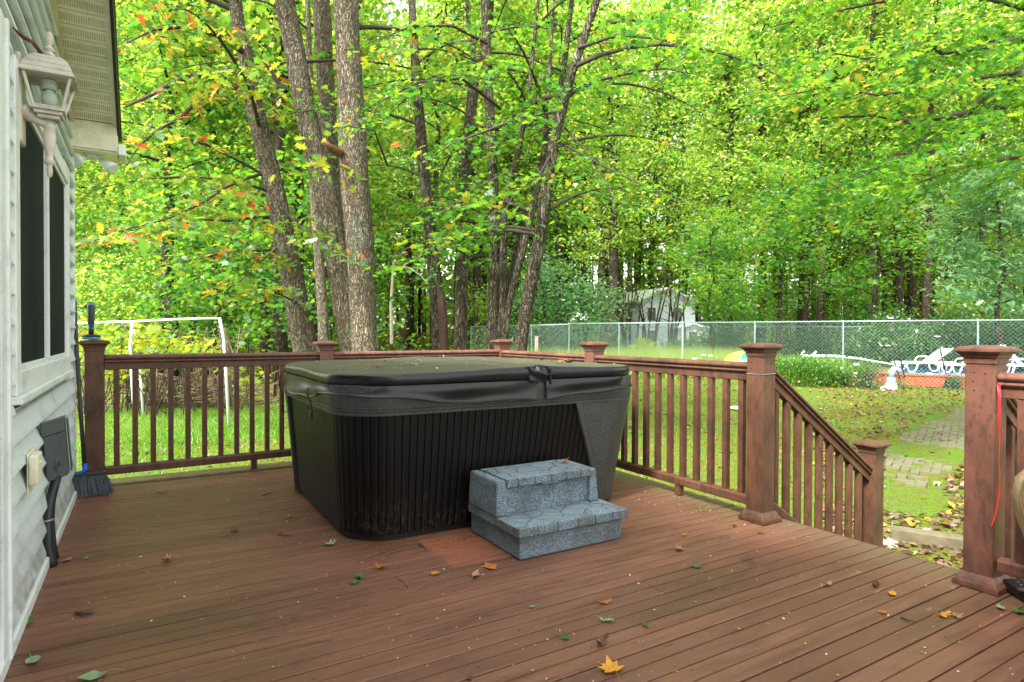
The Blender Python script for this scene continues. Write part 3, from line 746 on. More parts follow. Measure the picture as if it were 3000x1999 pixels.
for yy in (1.282, 2.292):
    mb = MB(); mb.v = [(3.294, yy, -.03), (3.294, yy, -.32), (4.10, yy, -.78), (4.25, yy, -.78), (4.25, yy, -.66), (3.30, yy, -.03)]
    n = 6; mb.v += [(a, b+.018, c) for a, b, c in mb.v]; mb.f = [tuple(range(n)), tuple(n+j for j in reversed(range(n)))]+[(j, (j+1) % n, n+(j+1) % n, n+j) for j in range(n)]
    obj('stringer', mb, m_rail, st)
# small lantern on the lower post
sl_ = thing('post_lantern', 'tiny black lantern on the side of the lower stair post', 'lantern', (4.385, 2.33, .20))
LX2, LY2 = 4.395, 2.33
mb = MB(); mb.frustum(LX2, LY2, .16, .168, .022, .022); mb.frustum(LX2, LY2, .245, .252, .026, .026); mb.frustum(LX2, LY2, .2522, .268, .022, .006)
for sx in (-1,1):
    for sy in (-1,1): mb.tube([(LX2+sx*.018, LY2+sy*.018, .168), (LX2+sx*.018, LY2+sy*.018, .245)], .003, 4)
mb.box(LX2-.019, LX2-.012, LY2-.01, LY2+.01, .17, .24)
obj('cage', mb, m_black, sl_); obj('lens', MB().frustum(LX2, LY2, .169, .244, .012, .014), m_bulb, sl_)
# wire around the tall post
mb = MB(); s = .0585; zz = .868
mb.tube([(PB[0]-s,PB[1]-s,zz),(PB[0]+s,PB[1]-s,zz+.004),(PB[0]+s,PB[1]+s,zz),(PB[0]-s,PB[1]+s,zz),(PB[0]-s,PB[1]-s,zz)], .0018, 6)
tag(obj('wire_loop', mb, m_wire, loc=(PB[0],PB[1],zz)), 'thin metal wire looped round the tall brown post below its cap', 'wire')
# red ribbon tied at the rail
m_rib = simple('red_ribbon', C4(.62,.015,.035), .45, .15)
rx, ry = PF[0]-.03, PF[1]-.062
rib = [(3.118,1.172,.895,.012),(3.105,1.165,.865,.013),(3.098,1.160,.83,.010),(3.090,1.158,.76,.006),(3.100,1.158,.68,.008),(3.092,1.157,.60,.005),(3.10,1.158,.52,.006),(3.098,1.157,.44,.005),(3.092,1.160,.38,.004),(3.08,1.166,.33,.004),(3.066,1.172,.295,.002)]
mb = MB(); 
for i, (a, b, c_, w_) in enumerate(rib):
    th = .6+.9*math.sin(i*.9); dx, dy = math.cos(th)*w_*.6, -math.sin(th)*w_*.4
    mb.v += [(a-dx, b-dy, c_), (a+dx, b+dy, c_), (a+dx+.0012, b+dy-.0012, c_), (a-dx+.0012, b-dy-.0012, c_)]
for i in range(len(rib)-1):
    for j in range(4): mb.f.append((i*4+j, i*4+(j+1) % 4, i*4+4+(j+1) % 4, i*4+4+j))
tag(obj('ribbon', mb, m_rib, loc=(3.1,1.16,.9)), 'bright red ribbon hanging from the rail beside the stained front post', 'ribbon')

# ================================================================== HOT TUB
def rrect(x0, x1, y0, y1, r, n=10):
    # starts at left side back, goes along the left side to the front, then right
    pts = []
    def arc(cx, cy, a0, a1):
        for i in range(n+1):
            a = math.radians(a0+(a1-a0)*i/n); pts.append((cx+r*math.cos(a), cy+r*math.sin(a)))
    arc(x0+r, y1-r, 90, 180); arc(x0+r, y0+r, 180, 270); arc(x1-r, y0+r, 270, 360); arc(x1-r, y1-r, 0, 90)
    return pts
def resample(pts, N):
    P = [Vector((p[0], p[1])) for p in pts]; P.append(P[0]); L = [0]
    for a, b in zip(P[:-1], P[1:]): L.append(L[-1]+(b-a).length)
    out = []; j = 0
    for i in range(N):
        s = L[-1]*i/N
        while L[j+1] < s: j += 1
        t = (s-L[j])/max(1e-9, L[j+1]-L[j]); out.append(P[j].lerp(P[j+1], t))
    return out
NP_ = 400
TOPO = resample(rrect(.855, 2.862, 3.035, 4.72, .27), NP_); BOTO = resample(rrect(.905, 2.745, 3.085, 4.64, .27), NP_)
NRM = []
for i in range(NP_):
    t = TOPO[(i+1) % NP_]-TOPO[i-1]; NRM.append(Vector((-t.y, t.x)).normalized()*-1)
cen = Vector((1.86, 3.88))
for i in range(NP_):
    if NRM[i].dot(TOPO[i]-cen) < 0: NRM[i] = -NRM[i]
def tp(i, z, off=0.):
    i = i % NP_; k = (z-.04)/(.69-.04); p = BOTO[i].lerp(TOPO[i], k) if z < .69 else TOPO[i]; p = p+NRM[i]*off; return (p.x, p.y, z)
tub = thing('hot_tub', 'square hot tub with black ribbed cabinet and speckled grey corners standing on the deck', 'hot tub', (1.85, 3.88, 0))
mb = MB(); RIB = 0
perim = sum((TOPO[(i+1) % NP_]-TOPO[i]).length for i in range(NP_)); step_ = perim/NP_
n_slat = int(perim/.043)
prof = []
for k in range(n_slat):
    for (f, o) in ((.0, -.009), (.05, -.001), (.5, .001), (.91, -.001), (.96, -.009)): prof.append(((k+f)/n_slat*NP_, o))
def tpf(u, z, off):
    i = int(u) % NP_; t = u-int(u); a = Vector(tp(i, z, off)); b = Vector(tp(i+1, z, off)); return a.lerp(b, t)
zs = [.035, .25, .48, .70]
for z_ in zs:
    for (u, o) in prof: mb.v.append(tuple(tpf(u, z_, o-.006)))
n = len(prof)
for i in range(len(zs)-1):
    for j in range(n): q_ = (j+1) % n; mb.f.append((i*n+j, i*n+q_, (i+1)*n+q_, (i+1)*n+j))
obj('cabinet', mb, m_tubblack, tub)
mb = MB(); 
for z_ in (.003, .036):
    for i in range(0, NP_, 4): mb.v.append(tp(i, .04, -.03)[:2]+(z_,))
n = NP_//4
for j in range(n): mb.f.append((j, (j+1) % n, n+(j+1) % n, n+j))
obj('base', mb, m_black, tub)
# rim with two grooves
rimp = [(.002,.672),(.010,.674),(.0105,.686),(.007,.689),(.010,.692),(.0115,.703),(.008,.706),(.011,.709),(.014,.745),(.015,.79),(.012,.825),(-.02,.835)]
mb = MB()
for (o, z_) in rimp:
    for i in range(NP_): mb.v.append(tp(i, z_ if z_ > .69 else .69, o)[:2]+(z_,))
for a in range(len(rimp)-1):
    for j in range(NP_): q_ = (j+1) % NP_; mb.f.append((a*NP_+j, a*NP_+q_, (a+1)*NP_+q_, (a+1)*NP_+j))
obj('rim', mb, m_tubgrey, tub, smooth=False)
# corner panels: index range varies with height
def find(cond):
    return [i for i in range(NP_) if cond(TOPO[i])]
i_fr = min(find(lambda p: p.y < 3.05 and p.x > 2.27)); i_rb = min(find(lambda p: p.x > 2.85 and p.y > 4.0))
def corner(ia, ib, sa_, sb_, ja, jb):
    mb = MB(); nz = 8; nu = max(8, ib-ia)
    def pt(u, v, off):
        z_ = .025+(.674-.025)*v
        a = ia+sa_*(1-v)/step_; b = ib+sb_*(1-v)/step_
        return tpf((a+(b-a)*u) % NP_, max(z_, .041), off)[:2].to_tuple() + (z_,) if False else (lambda p: (p.x, p.y, z_))(tpf((a+(b-a)*u) % NP_, max(z_, .041), off))
    us = [0, .0, .02] + [.02+.96*i/nu for i in range(1, nu)] + [.98, 1., 1.]
    offs = [-.008, .012, .016] + [.010]*(nu-1) + [.016, .012, -.008]
    us = [0, 0, .025, .032]+[.032+.936*i/nu for i in range(1, nu)]+[.968, .975, 1, 1]
    offs = [-.008, .014, .014, .008]+[.009]*(nu-1)+[.008, .014, .014, -.008]
    for v in range(nz+1):
        for u, o in zip(us, offs): mb.v.append(pt(u, v/nz, o))
    n = len(us)
    for v in range(nz):
        for u in range(n-1): mb.f.append((v*n+u, v*n+u+1, (v+1)*n+u+1, (v+1)*n+u))
    return mb
obj('corner_panel', corner(i_fr, i_rb, .34, 0, 0, 0), m_tubgrey, tub)
i_lb = max([i for i in find(lambda p: p.x < .90 and p.y > 4.36)] or [0])
i_start = -70
obj('corner_panel', corner(i_start, i_lb, 0, -.03, 0, 0), m_tubgrey, tub)
pz = [tp(i_lb-9, .60, .012), tp(i_lb-3, .60, .012), tp(i_lb-3, .47, .012), tp(i_lb-9, .47, .012)]
mb = MB(); mb.add(pz+[(p[0]-.002, p[1], p[2]) for p in pz], [(0,1,2,3),(7,6,5,4),(0,4,5,1),(1,5,6,2),(2,6,7,3),(3,7,4,0)])
obj('sticker', mb, m_sticker, tub)

# cover: two foam halves, skirt, straps, fold flap
FX = 1.995
cov = thing('hot_tub_cover', 'black vinyl folding tub cover with faded top, scattered leaves and sagging skirt', 'tub cover', (1.86, 3.88, .83))
def lid_half(x0, x1, left):
    full = resample(rrect(.845, 2.872, 3.022, 4.73, .33, 14), 360)
    N = []
    for i in range(360):
        t = full[(i+1) % 360]-full[i-1]; nn = Vector((t.y, -t.x)).normalized()
        if nn.dot(full[i]-cen) < 0: nn = -nn
        N.append(nn)
    idx = [i for i in range(360) if (full[i].x < x1 if left else full[i].x > x0)]
    # order into one run
    run = sorted(idx, key=lambda i: i if not (left and i > 180) else i-360) if left else sorted(idx)
    P = [(full[i], N[i]) for i in run]
    e = x1 if left else x0
    a, b = P[0][0], P[-1][0]
    ed = []
    for k in range(1, 24):
        y = b.y+(a.y-b.y)*k/24; ed.append((Vector((e, y)), Vector((1 if left else -1, 0))))
    P += [(Vector((e, b.y)), Vector((1 if left else -1, 0)))]+ed+[(Vector((e, a.y)), Vector((1 if left else -1, 0)))]
    c_ = Vector(((x0+x1)/2 if not left else (.845+x1)/2, 3.88))
    if not left: c_ = Vector(((x0+2.872)/2, 3.88))
    def ztop(p):
        d = abs(p.x-FX); return .886 + .022*max(0, 1-d/.9)
    rings = [(-.012, 'b', .822), (.0, 'b', .826), (.006, 's', .45), (.008, 's', .65), (.006, 's', .88), (-.003, 't', 0.), (-.014, 't', .002)]
    mb = MB(); n = len(P)
    for (o, kind, val) in rings:
        for j, (p, nn) in enumerate(P):
            wob = .0025*math.sin(j*.17+val*2)+.0008*math.sin(j*.9+1)
            q_ = p+nn*(o+wob*(1 if kind != 't' else .4)); zt = ztop(p)+.0025*math.sin(j*.13+2)+.001*math.sin(j*.5)
            z_ = val if kind == 'b' else (.80+(zt-.80)*val if kind == 's' else zt+val)
            mb.v.append((q_.x, q_.y, z_))
    nr = 9
    for r in range(1, nr+1):
        k = 1-r/nr
        for j, (p, nn) in enumerate(P):
            q_ = c_+(p-nn*.014-c_)*k
            z_ = ztop(q_)+.002+.006*math.sin(q_.x*9+q_.y*4)*math.sin(q_.y*7)*(1-k*k)
            mb.v.append((q_.x, q_.y, z_))
    R_ = len(rings)+nr
    for r in range(R_-1):
        for j in range(n): q_ = (j+1) % n; mb.f.append((r*n+j, r*n+q_, (r+1)*n+q_, (r+1)*n+j))
    o = obj('cover_panel', mb, [m_vinyl, m_lidtop], cov, smooth=True)
    nfs = (len(rings)-2)*n
    mi = [0]*len(mb.f)
    for f in range(nfs, len(mb.f)): mi[f] = 1
    o.data.polygons.foreach_set('material_index', mi)
    return o
lid_half(.845, FX-.008, True); lid_half(FX+.008, 2.872, False)
# skirt with changing hem height, (perimeter index, hem z)
LID = resample(rrect(.845, 2.872, 3.022, 4.73, .33, 14), 400)
LN = []
for i in range(400):
    t = LID[(i+1) % 400]-LID[i-1]; nn = Vector((t.y, -t.x)).normalized()
    LN.append(nn if nn.dot(LID[i]-cen) > 0 else -nn)
def nearest(x, y): return min(range(400), key=lambda i: (LID[i]-Vector((x, y))).length)
iA = nearest(.845, 4.45); iB = nearest(.845, 3.62); iC = nearest(.93, 3.12); iD = nearest(1.25, 3.02); iE = nearest(FX-.03, 3.02); iF = nearest(FX+.05, 3.02); iG = nearest(2.6, 3.02); iH = nearest(2.872, 3.5)
def skirt(keys, fold=.0):
    mb = MB(); i0, i1 = keys[0][0], keys[-1][0]; nv = 8
    idx = list(range(i0, i1+1)); n = len(idx)
    for side in (0, 1):
        for v in range(nv+1):
            for k, i in enumerate(idx):
                hem = np.interp(i, [a for a, b in keys], [b for a, b in keys]); top = .828
                tt = v/nv; z_ = top+(hem-top)*tt
                o = .010+.014*tt+.008*math.sin(k*.10+tt*2.6)*tt+.0035*math.sin(k*.29+tt)*tt
                hem_w = .004*math.sin(k*.21)*tt; z_ += hem_w; o += .004*math.sin(tt*math.pi*2)*math.sin(k*.05+1) - side*.003
                p = LID[i % 400]+LN[i % 400]*o; mb.v.append((p.x, p.y, z_))
    def id_(s_, v, k): return s_*(nv+1)*n+v*n+k
    for s_ in (0, 1):
        for v in range(nv):
            for k in range(n-1): 
                f = (id_(s_,v,k), id_(s_,v,k+1), id_(s_,v+1,k+1), id_(s_,v+1,k)); mb.f.append(f if s_ else f[::-1])
    for k in range(n-1): mb.f.append((id_(0,nv,k), id_(0,nv,k+1), id_(1,nv,k+1), id_(1,nv,k)))
    return mb
obj('skirt', skirt([(iA-30, .72), (iA, .715), ((iA+iB)//2, .715), (iB, .735), (iB+10, .772), (iC, .785), (iD-8, .772), (iD+6, .735), ((iD+iE)//2, .722), (iE, .722)]), m_vinyl, cov, smooth=True)
obj('skirt', skirt([(iF, .715), (iF+14, .735), (iG, .752), (iG+30, .755), (iH, .75), (nearest(2.872, 4.3), .75)]), m_vinyl, cov, smooth=True)
def strap(i, z0, z1, w_=.016):
    mb = MB(); p0 = LID[i % 400]+LN[i % 400]*.042; t = LN[i % 400].orthogonal().normalized()*w_ if hasattr(LN[0], 'orthogonal') else None
    nn = LN[i % 400]; t = Vector((-nn.y, nn.x))*w_
    P = [(p0, z0), (p0+nn*.006, (z0+z1)/2+.03), (p0-nn*.014, (z0+z1)/2-.02), (p0-nn*.02, z1)]
    for (p, z_) in P: mb.v += [(p.x-t.x, p.y-t.y, z_), (p.x+t.x, p.y+t.y, z_), (p.x+t.x+nn.x*.003, p.y+t.y+nn.y*.003, z_), (p.x-t.x+nn.x*.003, p.y-t.y+nn.y*.003, z_)]
    for a in range(3):
        for j in range(4): mb.f.append((a*4+j, a*4+(j+1) % 4, a*4+4+(j+1) % 4, a*4+4+j))
    mb.f.append((3,2,1,0)); mb.f.append((12,13,14,15))
    s_ = obj('strap', mb, m_strap, cov)
    pb, zb = P[-1]; b = MB(); b.add([(pb.x-t.x*1.3, pb.y-t.y*1.3, zb-.045),(pb.x+t.x*1.3, pb.y+t.y*1.3, zb-.045),(pb.x+t.x*1.3+nn.x*.012, pb.y+t.y*1.3+nn.y*.012, zb-.045),(pb.x-t.x*1.3+nn.x*.012, pb.y-t.y*1.3+nn.y*.012, zb-.045),
        (pb.x-t.x*1.3, pb.y-t.y*1.3, zb+.002),(pb.x+t.x*1.3, pb.y+t.y*1.3, zb+.002),(pb.x+t.x*1.3+nn.x*.012, pb.y+t.y*1.3+nn.y*.012, zb+.002),(pb.x-t.x*1.3+nn.x*.012, pb.y-t.y*1.3+nn.y*.012, zb+.002)],
        [(0,3,2,1),(4,5,6,7),(0,1,5,4),(1,2,6,5),(2,3,7,6),(3,0,4,7)]); obj('buckle', b, m_black, s_, bevel=.003)
strap(iB+3, .79, .66); strap(nearest(.845, 4.50), .80, .60, .006); strap(nearest(.845, 4.53), .80, .58, .006)
# fold flap at the front of the hinge: a puckered vinyl bellows
mb = MB()
def flap(u, v):
    x_ = FX-.07+.14*u; z_ = .815+.090*v
    y_ = 3.012-.022*math.sin(u*math.pi)*(.4+.6*math.sin(v*math.pi))-.006*math.sin(u*17)-.005*math.sin(v*9+u*5)
    z_ += .010*math.exp(-((u-.6)/.22)**2)*v
    return (x_, y_, z_)
mb.grid(flap, 24, 10)
mb.grid(lambda u, v: (FX-.09+.15*u, 3.008+.16*v, .904+.011*math.exp(-((u-.6)/.22)**2)*(1-v)+.003*math.sin(u*12)*(1-v)), 16, 6)
obj('fold_flap', mb, m_vinyl, cov, smooth=True)
obj('handle', MB().tube([(FX+.03,2.992,.862),(FX+.045,2.984,.861),(FX+.10,2.984,.863),(FX+.115,2.993,.864)], [.003,.004,.004,.003], 8), m_strap, cov, smooth=True)
obj('seam', MB().box(FX+.075, FX+.081, 2.998, 3.02, .80, .895), m_strap, cov)

# ================================================================== SPA STEPS
sp = thing('spa_steps', 'two tier speckled blue grey plastic steps with flagstone pattern in front of the hot tub', 'steps', (1.88, 2.75, 0))
mb = MB(); x0, x1, y0, y1 = 1.56, 2.20, 2.515, 3.03
mb.v = [(x0-.0,y0,0.002),(x1,y0,0.002),(x1,y1,0.002),(x0,y1,0.002),(x0-.004,y0-.004,.116),(x1+.004,y0-.004,.116),(x1+.004,y1,.116),(x0-.004,y1,.116)]
mb.f = [(0,3,2,1),(4,5,6,7),(0,1,5,4),(1,2,6,5),(2,3,7,6),(3,0,4,7)]
obj('lower_box', mb, m_step, sp, bevel=.008)
def blocks(name, x0, x1, y0, y1, z0, z1, nx, ny, parent, depth=.062, right=True):
    mb = MB()
    ex = np.linspace(x0, x1, nx+1); 
    ex = [ex[0]]+[e+random.uniform(-.012, .012) for e in ex[1:-1]]+[ex[-1]]
    for a, b in zip(ex[:-1], ex[1:]): mb.box(a+.0022, b-.0022, y0, y0+depth, z0, z1)
    ey = np.linspace(y0+depth+.002, y1, ny+1)
    for a, b in zip(ey[:-1], ey[1:]):
        mb.box(x0, x0+.045, a+.002, b-.002, z0, z1)
        if right: mb.box(x1-.045, x1, a+.002, b-.002, z0, z1)
    o = obj(name, mb, m_step, parent, bevel=.005)
    return o
lt = blocks('lower_tread', 1.54, 2.228, 2.492, 3.03, .1165, .163, 6, 4, sp)
obj('flagstones', MB().box(1.546, 2.222, 2.498, 3.028, .119, .1615), m_stepc, sp)
# upper unit
mb = MB()
def taper(mb, x0, x1, y0, y1, z0, z1, ins):
    mb.v += [(x0-ins,y0-ins,z0),(x1+ins,y0-ins,z0),(x1+ins,y1,z0),(x0-ins,y1,z0),(x0,y0,z1),(x1,y0,z1),(x1,y1,z1),(x0,y1,z1)]
    b = len(mb.v)-8; mb.f += [tuple(b+i for i in f) for f in [(0,3,2,1),(4,5,6,7),(0,1,5,4),(1,2,6,5),(2,3,7,6),(3,0,4,7)]]
taper(mb, 1.545, 1.60, 2.715, 3.02, .162, .3445, .010); obj('side_pier', mb, m_step, sp, bevel=.012, segs=3)
mb = MB(); taper(mb, 2.145, 2.190, 2.715, 3.02, .162, .3445, .010); obj('side_pier', mb, m_step, sp, bevel=.012, segs=3)
obj('upper_riser', MB().box(1.602, 2.142, 2.735, 3.02, .162, .302), m_step, sp)
mb = MB(); ex = [1.602,1.668,1.775,1.88,1.975,2.075,2.143]
for a, b in zip(ex[:-1], ex[1:]): mb.box(a+.002, b-.002, 2.708, 2.76, .306 if not (1.85 < (a+b)/2 < 1.87) else .306, .349)
mb.box(1.82, 1.93, 2.706, 2.76, .297, .3055)
obj('upper_tread', mb, m_step, sp, bevel=.004)
obj('flagstones', MB().box(1.606, 2.140, 2.762, 3.01, .3025, .3475), m_stepc, sp, bevel=.003)

# ================================================================== BROOM, TOOL, GRILL
m_blue = simple('blue_plastic', C4(.02,.11,.55), .4, .1); m_cyan = simple('cyan_plastic', C4(.03,.30,.50), .4, .1)
m_pole = simple('dark_plastic', C4(.028,.033,.040), .4, .15)
br_ = thing('broom', 'grey bristled angle broom with blue neck leaning on the house corner', 'broom', (-.30, 4.97, 0))
obj('handle', MB().tube([(-.398,5.125,1.30),(-.385,5.08,1.0),(-.362,5.03,.6),(-.338,4.985,.215)], .0125, 12), m_pole, br_, smooth=True)
obj('tip', MB().tube([(-.399,5.127,1.30),(-.401,5.13,1.335)], [.014,.010], 12), m_blue, br_, smooth=True)
obj('neck', MB().tube([(-.338,4.985,.22),(-.332,4.975,.185),(-.345,4.972,.168),(-.372,4.970,.163),(-.40,4.97,.163)], [.016,.017,.014,.012,.009], 10), m_blue, br_, smooth=True)
obj('head', MB().box(-.408, -.212, 4.952, 4.990, .142, .162), m_pole, br_, bevel=.006)
m_brist = simple('grey_bristle', C4(.075,.09,.11), .8, .5, 90)
mb = MB()
for i in range(420):
    u = random.random(); v = random.random(); xt = -.403+.186*u; xb = -.410+.235*u+random.uniform(-.008, .008)
    mb.tube([(xt, 4.956+.03*v, .143), ((xt+xb)/2+.0, 4.95+.045*v, .08), (xb, 4.93+.075*v, .006+.02*random.random())], [.0026,.0026,.0016], 3, cap=False)
obj('bristles', mb, m_brist, br_)
tl_ = thing('pool_tool', 'black and blue cylindrical tool handle standing upside down on the left post cap', 'tool', (PL[0], PL[1], 1.05))
cx, cy = PL[0]-.02, PL[1]+.0
obj('foot_disc', MB().lathe((cx, cy, 0), [(.052,1.0505),(.056,1.056),(.056,1.066)], 26), m_cyan, tl_)
obj('upper_disc', MB().lathe((cx, cy, 0), [(.054,1.0665),(.055,1.074),(.050,1.082),(.02,1.086)], 26), m_pole, tl_)
obj('shaft', MB().lathe((cx, cy, 0), [(.016,1.086),(.0165,1.15)], 18), m_pole, tl_, smooth=True)
obj('ring', MB().lathe((cx, cy, 0), [(.021,1.1505),(.021,1.158)], 20), m_blue, tl_)
obj('grip', MB().lathe((cx, cy, 0), [(.020,1.1585),(.0215,1.17),(.0215,1.285),(.020,1.29)], 20), m_pole, tl_, smooth=True)
obj('end_cap', MB().lathe((cx, cy, 0), [(.0205,1.2905),(.0205,1.312),(.016,1.314)], 20), simple('teal_plastic', C4(.12,.30,.32), .5), tl_)

# covered grill at the right edge
M = Mat('tan_canvas', C4(.36,.27,.16), .85, .2)
M.col(M.ramp(M.noise(4, 5), [(.3, C4(.28,.21,.12)), (.7, C4(.40,.30,.185))])); M.bump(M.noise(3.2, 5, M.coord((1,1,1)), .6, 1.5), .5, .05); M.bump(M.noise(400, 2), .2, .001); m_tan = M.m
gr_ = thing('grill_cover', 'tan canvas grill cover bulging in at the right edge of the deck', 'grill cover', (3.15, .75, 0))
prof = [(.05,.24),(.12,.25),(.20,.285),(.28,.31),(.38,.335),(.47,.352),(.53,.345),(.60,.30),(.68,.25),(.78,.21),(.88,.17),(.92,.10),(.925,.02)]
GC = (3.075, .70); mb = MB(); nth = 48
for k, (z_, r) in enumerate(prof):
    for j in range(nth):
        th = 2*math.pi*j/nth; wr = 1+.018*math.sin(j*1.7+k*1.1)+.02*math.sin(j*.6+z_*14)*(1 if z_ < .45 else .4)
        rr = r*wr*(1+.12*abs(math.cos(th))**4); mb.v.append((GC[0]-.02+rr*.62*math.cos(th), GC[1]+rr*1.1*math.sin(th), z_+.008*math.sin(j*.9+k)))
for k in range(len(prof)-1):
    for j in range(nth): q_ = (j+1) % nth; mb.f.append((k*nth+j, k*nth+q_, (k+1)*nth+q_, (k+1)*nth+j))
mb.f.append(tuple((len(prof)-1)*nth+j for j in range(nth)))
gcv = obj('canvas', mb, m_tan, gr_, smooth=True)
mb = MB(); pts = []
for k, (z_, r) in enumerate(prof[1:9]):
    th = math.radians(128); pts.append((GC[0]-.02+r*.66*math.cos(th)-.002, GC[1]+r*1.14*math.sin(th)+.002, z_))
mb.tube(pts, .0045, 6); obj('seam', mb, simple('tan_seam', C4(.20,.14,.08), .9), gcv, smooth=True)
gb = thing('plastic_block', 'black plastic foot with pale rivets on the deck under the tan cover', 'block', (3.1, 1.1, 0))
mb = MB(); mb.beam((3.215,1.155,.03),(3.045,.93,.022),.085,.04); obj('foot', mb, m_black, gb, bevel=.006)
mb = MB(); mb.beam((3.125,1.07,.052),(3.06,.96,.075),.075,.012); mb.beam((3.06,.96,.03),(3.04,.90,.05),.09,.05); obj('bracket', mb, simple('grey_plastic', C4(.09,.09,.11), .5), gb, bevel=.004)
mb = MB()
for (a, b) in ((3.165,1.10),(3.15,1.08),(3.185,1.118)): mb.lathe((a, b, .0505), [(.004,0),(.004,.002)], 8)
obj('rivet', mb, m_bulb, gb)

# ================================================================== VEGETATION
def q2(x, y, d): return at(x*1.275, y*1.275, d)            # pixel of the 2353 wide view, depth in metres
TM = np.array([(0,-.42,0),(.10,-.18,.02),(.38,-.30,.05),(.30,-.10,.04),(.56,.08,.06),(.30,.12,.03),(.34,.30,.03),(.14,.26,.0),(0,.58,-.10),(-.14,.26,.0),(-.34,.30,.03),(-.30,.12,.03),(-.56,.08,.06),(-.30,-.10,.04),(-.38,-.30,.05),(-.10,-.18,.02)])
TO = np.array([(0,-.6,0),(.05,-.38,0),(.20,-.34,.03),(.10,-.18,.01),(.33,-.08,.06),(.12,.04,.01),(.34,.26,.05),(.10,.24,0),(.16,.48,.0),(0,.62,-.10),(-.16,.48,0),(-.10,.24,0),(-.34,.26,.05),(-.12,.04,.01),(-.33,-.08,.06),(-.10,-.18,.01),(-.20,-.34,.03),(-.05,-.38,0)])
TS = np.array([(0,-.5,0),(.26,-.22,.05),(.30,.08,.04),(0,.55,-.08),(-.30,.08,.04),(-.26,-.22,.05)])
TQ = np.array([(0,-.5,0),(.34,0,.06),(0,.55,-.06),(-.34,0,.06)])
def leaves(P, size, T, rng, tilt=.55, svar=.3, face=None):
    N = len(P); P = np.asarray(P, dtype=np.float64)
    n = np.stack([rng.normal(0, tilt, N), rng.normal(0, tilt, N), np.ones(N)], 1); n /= np.linalg.norm(n, axis=1)[:, None]
    a = rng.uniform(0, 2*np.pi, N); t = np.stack([np.cos(a), np.sin(a), np.zeros(N)], 1)
    t -= n*(t*n).sum(1)[:, None]; t /= np.linalg.norm(t, axis=1)[:, None]; b = np.cross(n, t)
    s = size*np.exp(rng.normal(0, svar, N)); s = np.clip(s, size*.4, size*1.8)
    V = P[:, None, :] + s[:, None, None]*(T[None, :, 0, None]*t[:, None, :] + T[None, :, 1, None]*b[:, None, :] + T[None, :, 2, None]*n[:, None, :])
    return V.reshape(-1, 3)
def bez(a, b, c, n=7):
    return [a*(1-t)**2+b*2*t*(1-t)+c*t*t for t in [i/(n-1) for i in range(n)]]
def rnd_dir(rng, el0, el1, az0=0, az1=2*math.pi):
    az = rng.uniform(az0, az1); el = rng.uniform(el0, el1)
    return Vector((math.cos(az)*math.cos(el), math.sin(az)*math.cos(el), math.sin(el)))
def spray(limbs, rng, sub_gap=.28, sub_len=.9, per_m=26, jit=.10, droop=.25, flat=.25):
    """limbs: list of (points, r0). returns twig MB and leaf points"""
    tw = MB(); LP = []
    for pts, r0 in limbs:
        k = len(pts); tw.tube(pts, [max(.004, r0*(1-.85*i/(k-1))) for i in range(k)], 6, cap=False)
        seg = [(pts[i+1]-pts[i]).length for i in range(k-1)]; L = sum(seg)
        s = .18*L; side = 1
        while s < L:
            a = s; i = 0
            while i < k-2 and a > seg[i]: a -= seg[i]; i += 1
            p = pts[i].lerp(pts[i+1], min(1, a/seg[i])); t = (pts[i+1]-pts[i]).normalized()
            sd = t.cross(Vector((0,0,1))); sd = sd.normalized() if sd.length > .05 else rnd_dir(rng, 0, .2)
            side = -side
            d = (t*rng.uniform(.3, .9)+sd*side*rng.uniform(.6, 1.1)+Vector((0,0,rng.uniform(-flat, flat)))).normalized()
            l_ = sub_len*rng.uniform(.5, 1.15)*(1-.45*s/L)
            e = p+d*l_+Vector((0,0,-droop*l_*rng.uniform(.3,1.3))); mid = p+d*l_*.5+Vector((0,0,.04))
            sp_ = bez(p, mid, e, 5); tw.tube(sp_, [.0065,.005,.004,.003,.002], 3, cap=False)
            nl = max(3, int(l_*per_m*rng.uniform(.7, 1.3)))
            for _ in range(nl):
                u = rng.uniform(.15, 1.05); b_ = sp_[min(4, int(u*4))].lerp(sp_[min(4, int(u*4)+1)], (u*4) % 1)
                off = rnd_dir(rng, -.5, .3)*abs(rng.normal(0, jit*1.6))
                LP.append((b_.x+off.x, b_.y+off.y, b_.z+off.z*.7))
            s += sub_gap*rng.uniform(.7, 1.3)
    return tw, np.array(LP)
def trunk_tube(mb, pts, rad, n=18, sub=5, wob=.02, rng=None):
    P = []; R = []
    k = len(pts)
    for i in range(k-1):
        p0 = pts[max(i-1,0)]; p1 = pts[i]; p2 = pts[i+1]; p3 = pts[min(i+2,k-1)]
        for j in range(sub):
            t = j/sub
            P.append(.5*((2*p1)+(-p0+p2)*t+(2*p0-5*p1+4*p2-p3)*t*t+(-p0+3*p1-3*p2+p3)*t**3)); R.append((rad[i]*(1-t)+rad[i+1]*t)*(1+random.uniform(-wob, wob)))
    P.append(pts[-1]); R.append(rad[-1]); mb.tube(P, R, n, noise=.035)
    return P
def px_trunk(path, widths, d, dtop=None):
    """path in 2353 px, widths px -> world points and radii; extended to the ground"""
    dtop = d if dtop is None else dtop; n = len(path); y0 = path[0][1]; y1 = path[-1][1]
    pts = []; rad = []
    for (x, y), w_ in zip(path, widths):
        dd = d+(dtop-d)*(y0-y)/max(1, (y0-y1)); pts.append(q2(x, y, dd)); rad.append(w_/2/1423*dd)
    b = pts[0]-(pts[1]-pts[0]).normalized()*0; gz = ground_z(b.x, b.y); dv = (pts[0]-pts[1]).normalized()
    k = (gz-.15-b.z)/min(-.2, dv.z); pts.insert(0, b+dv*max(.3, k)); rad.insert(0, rad[0]*1.28)
    return pts, rad
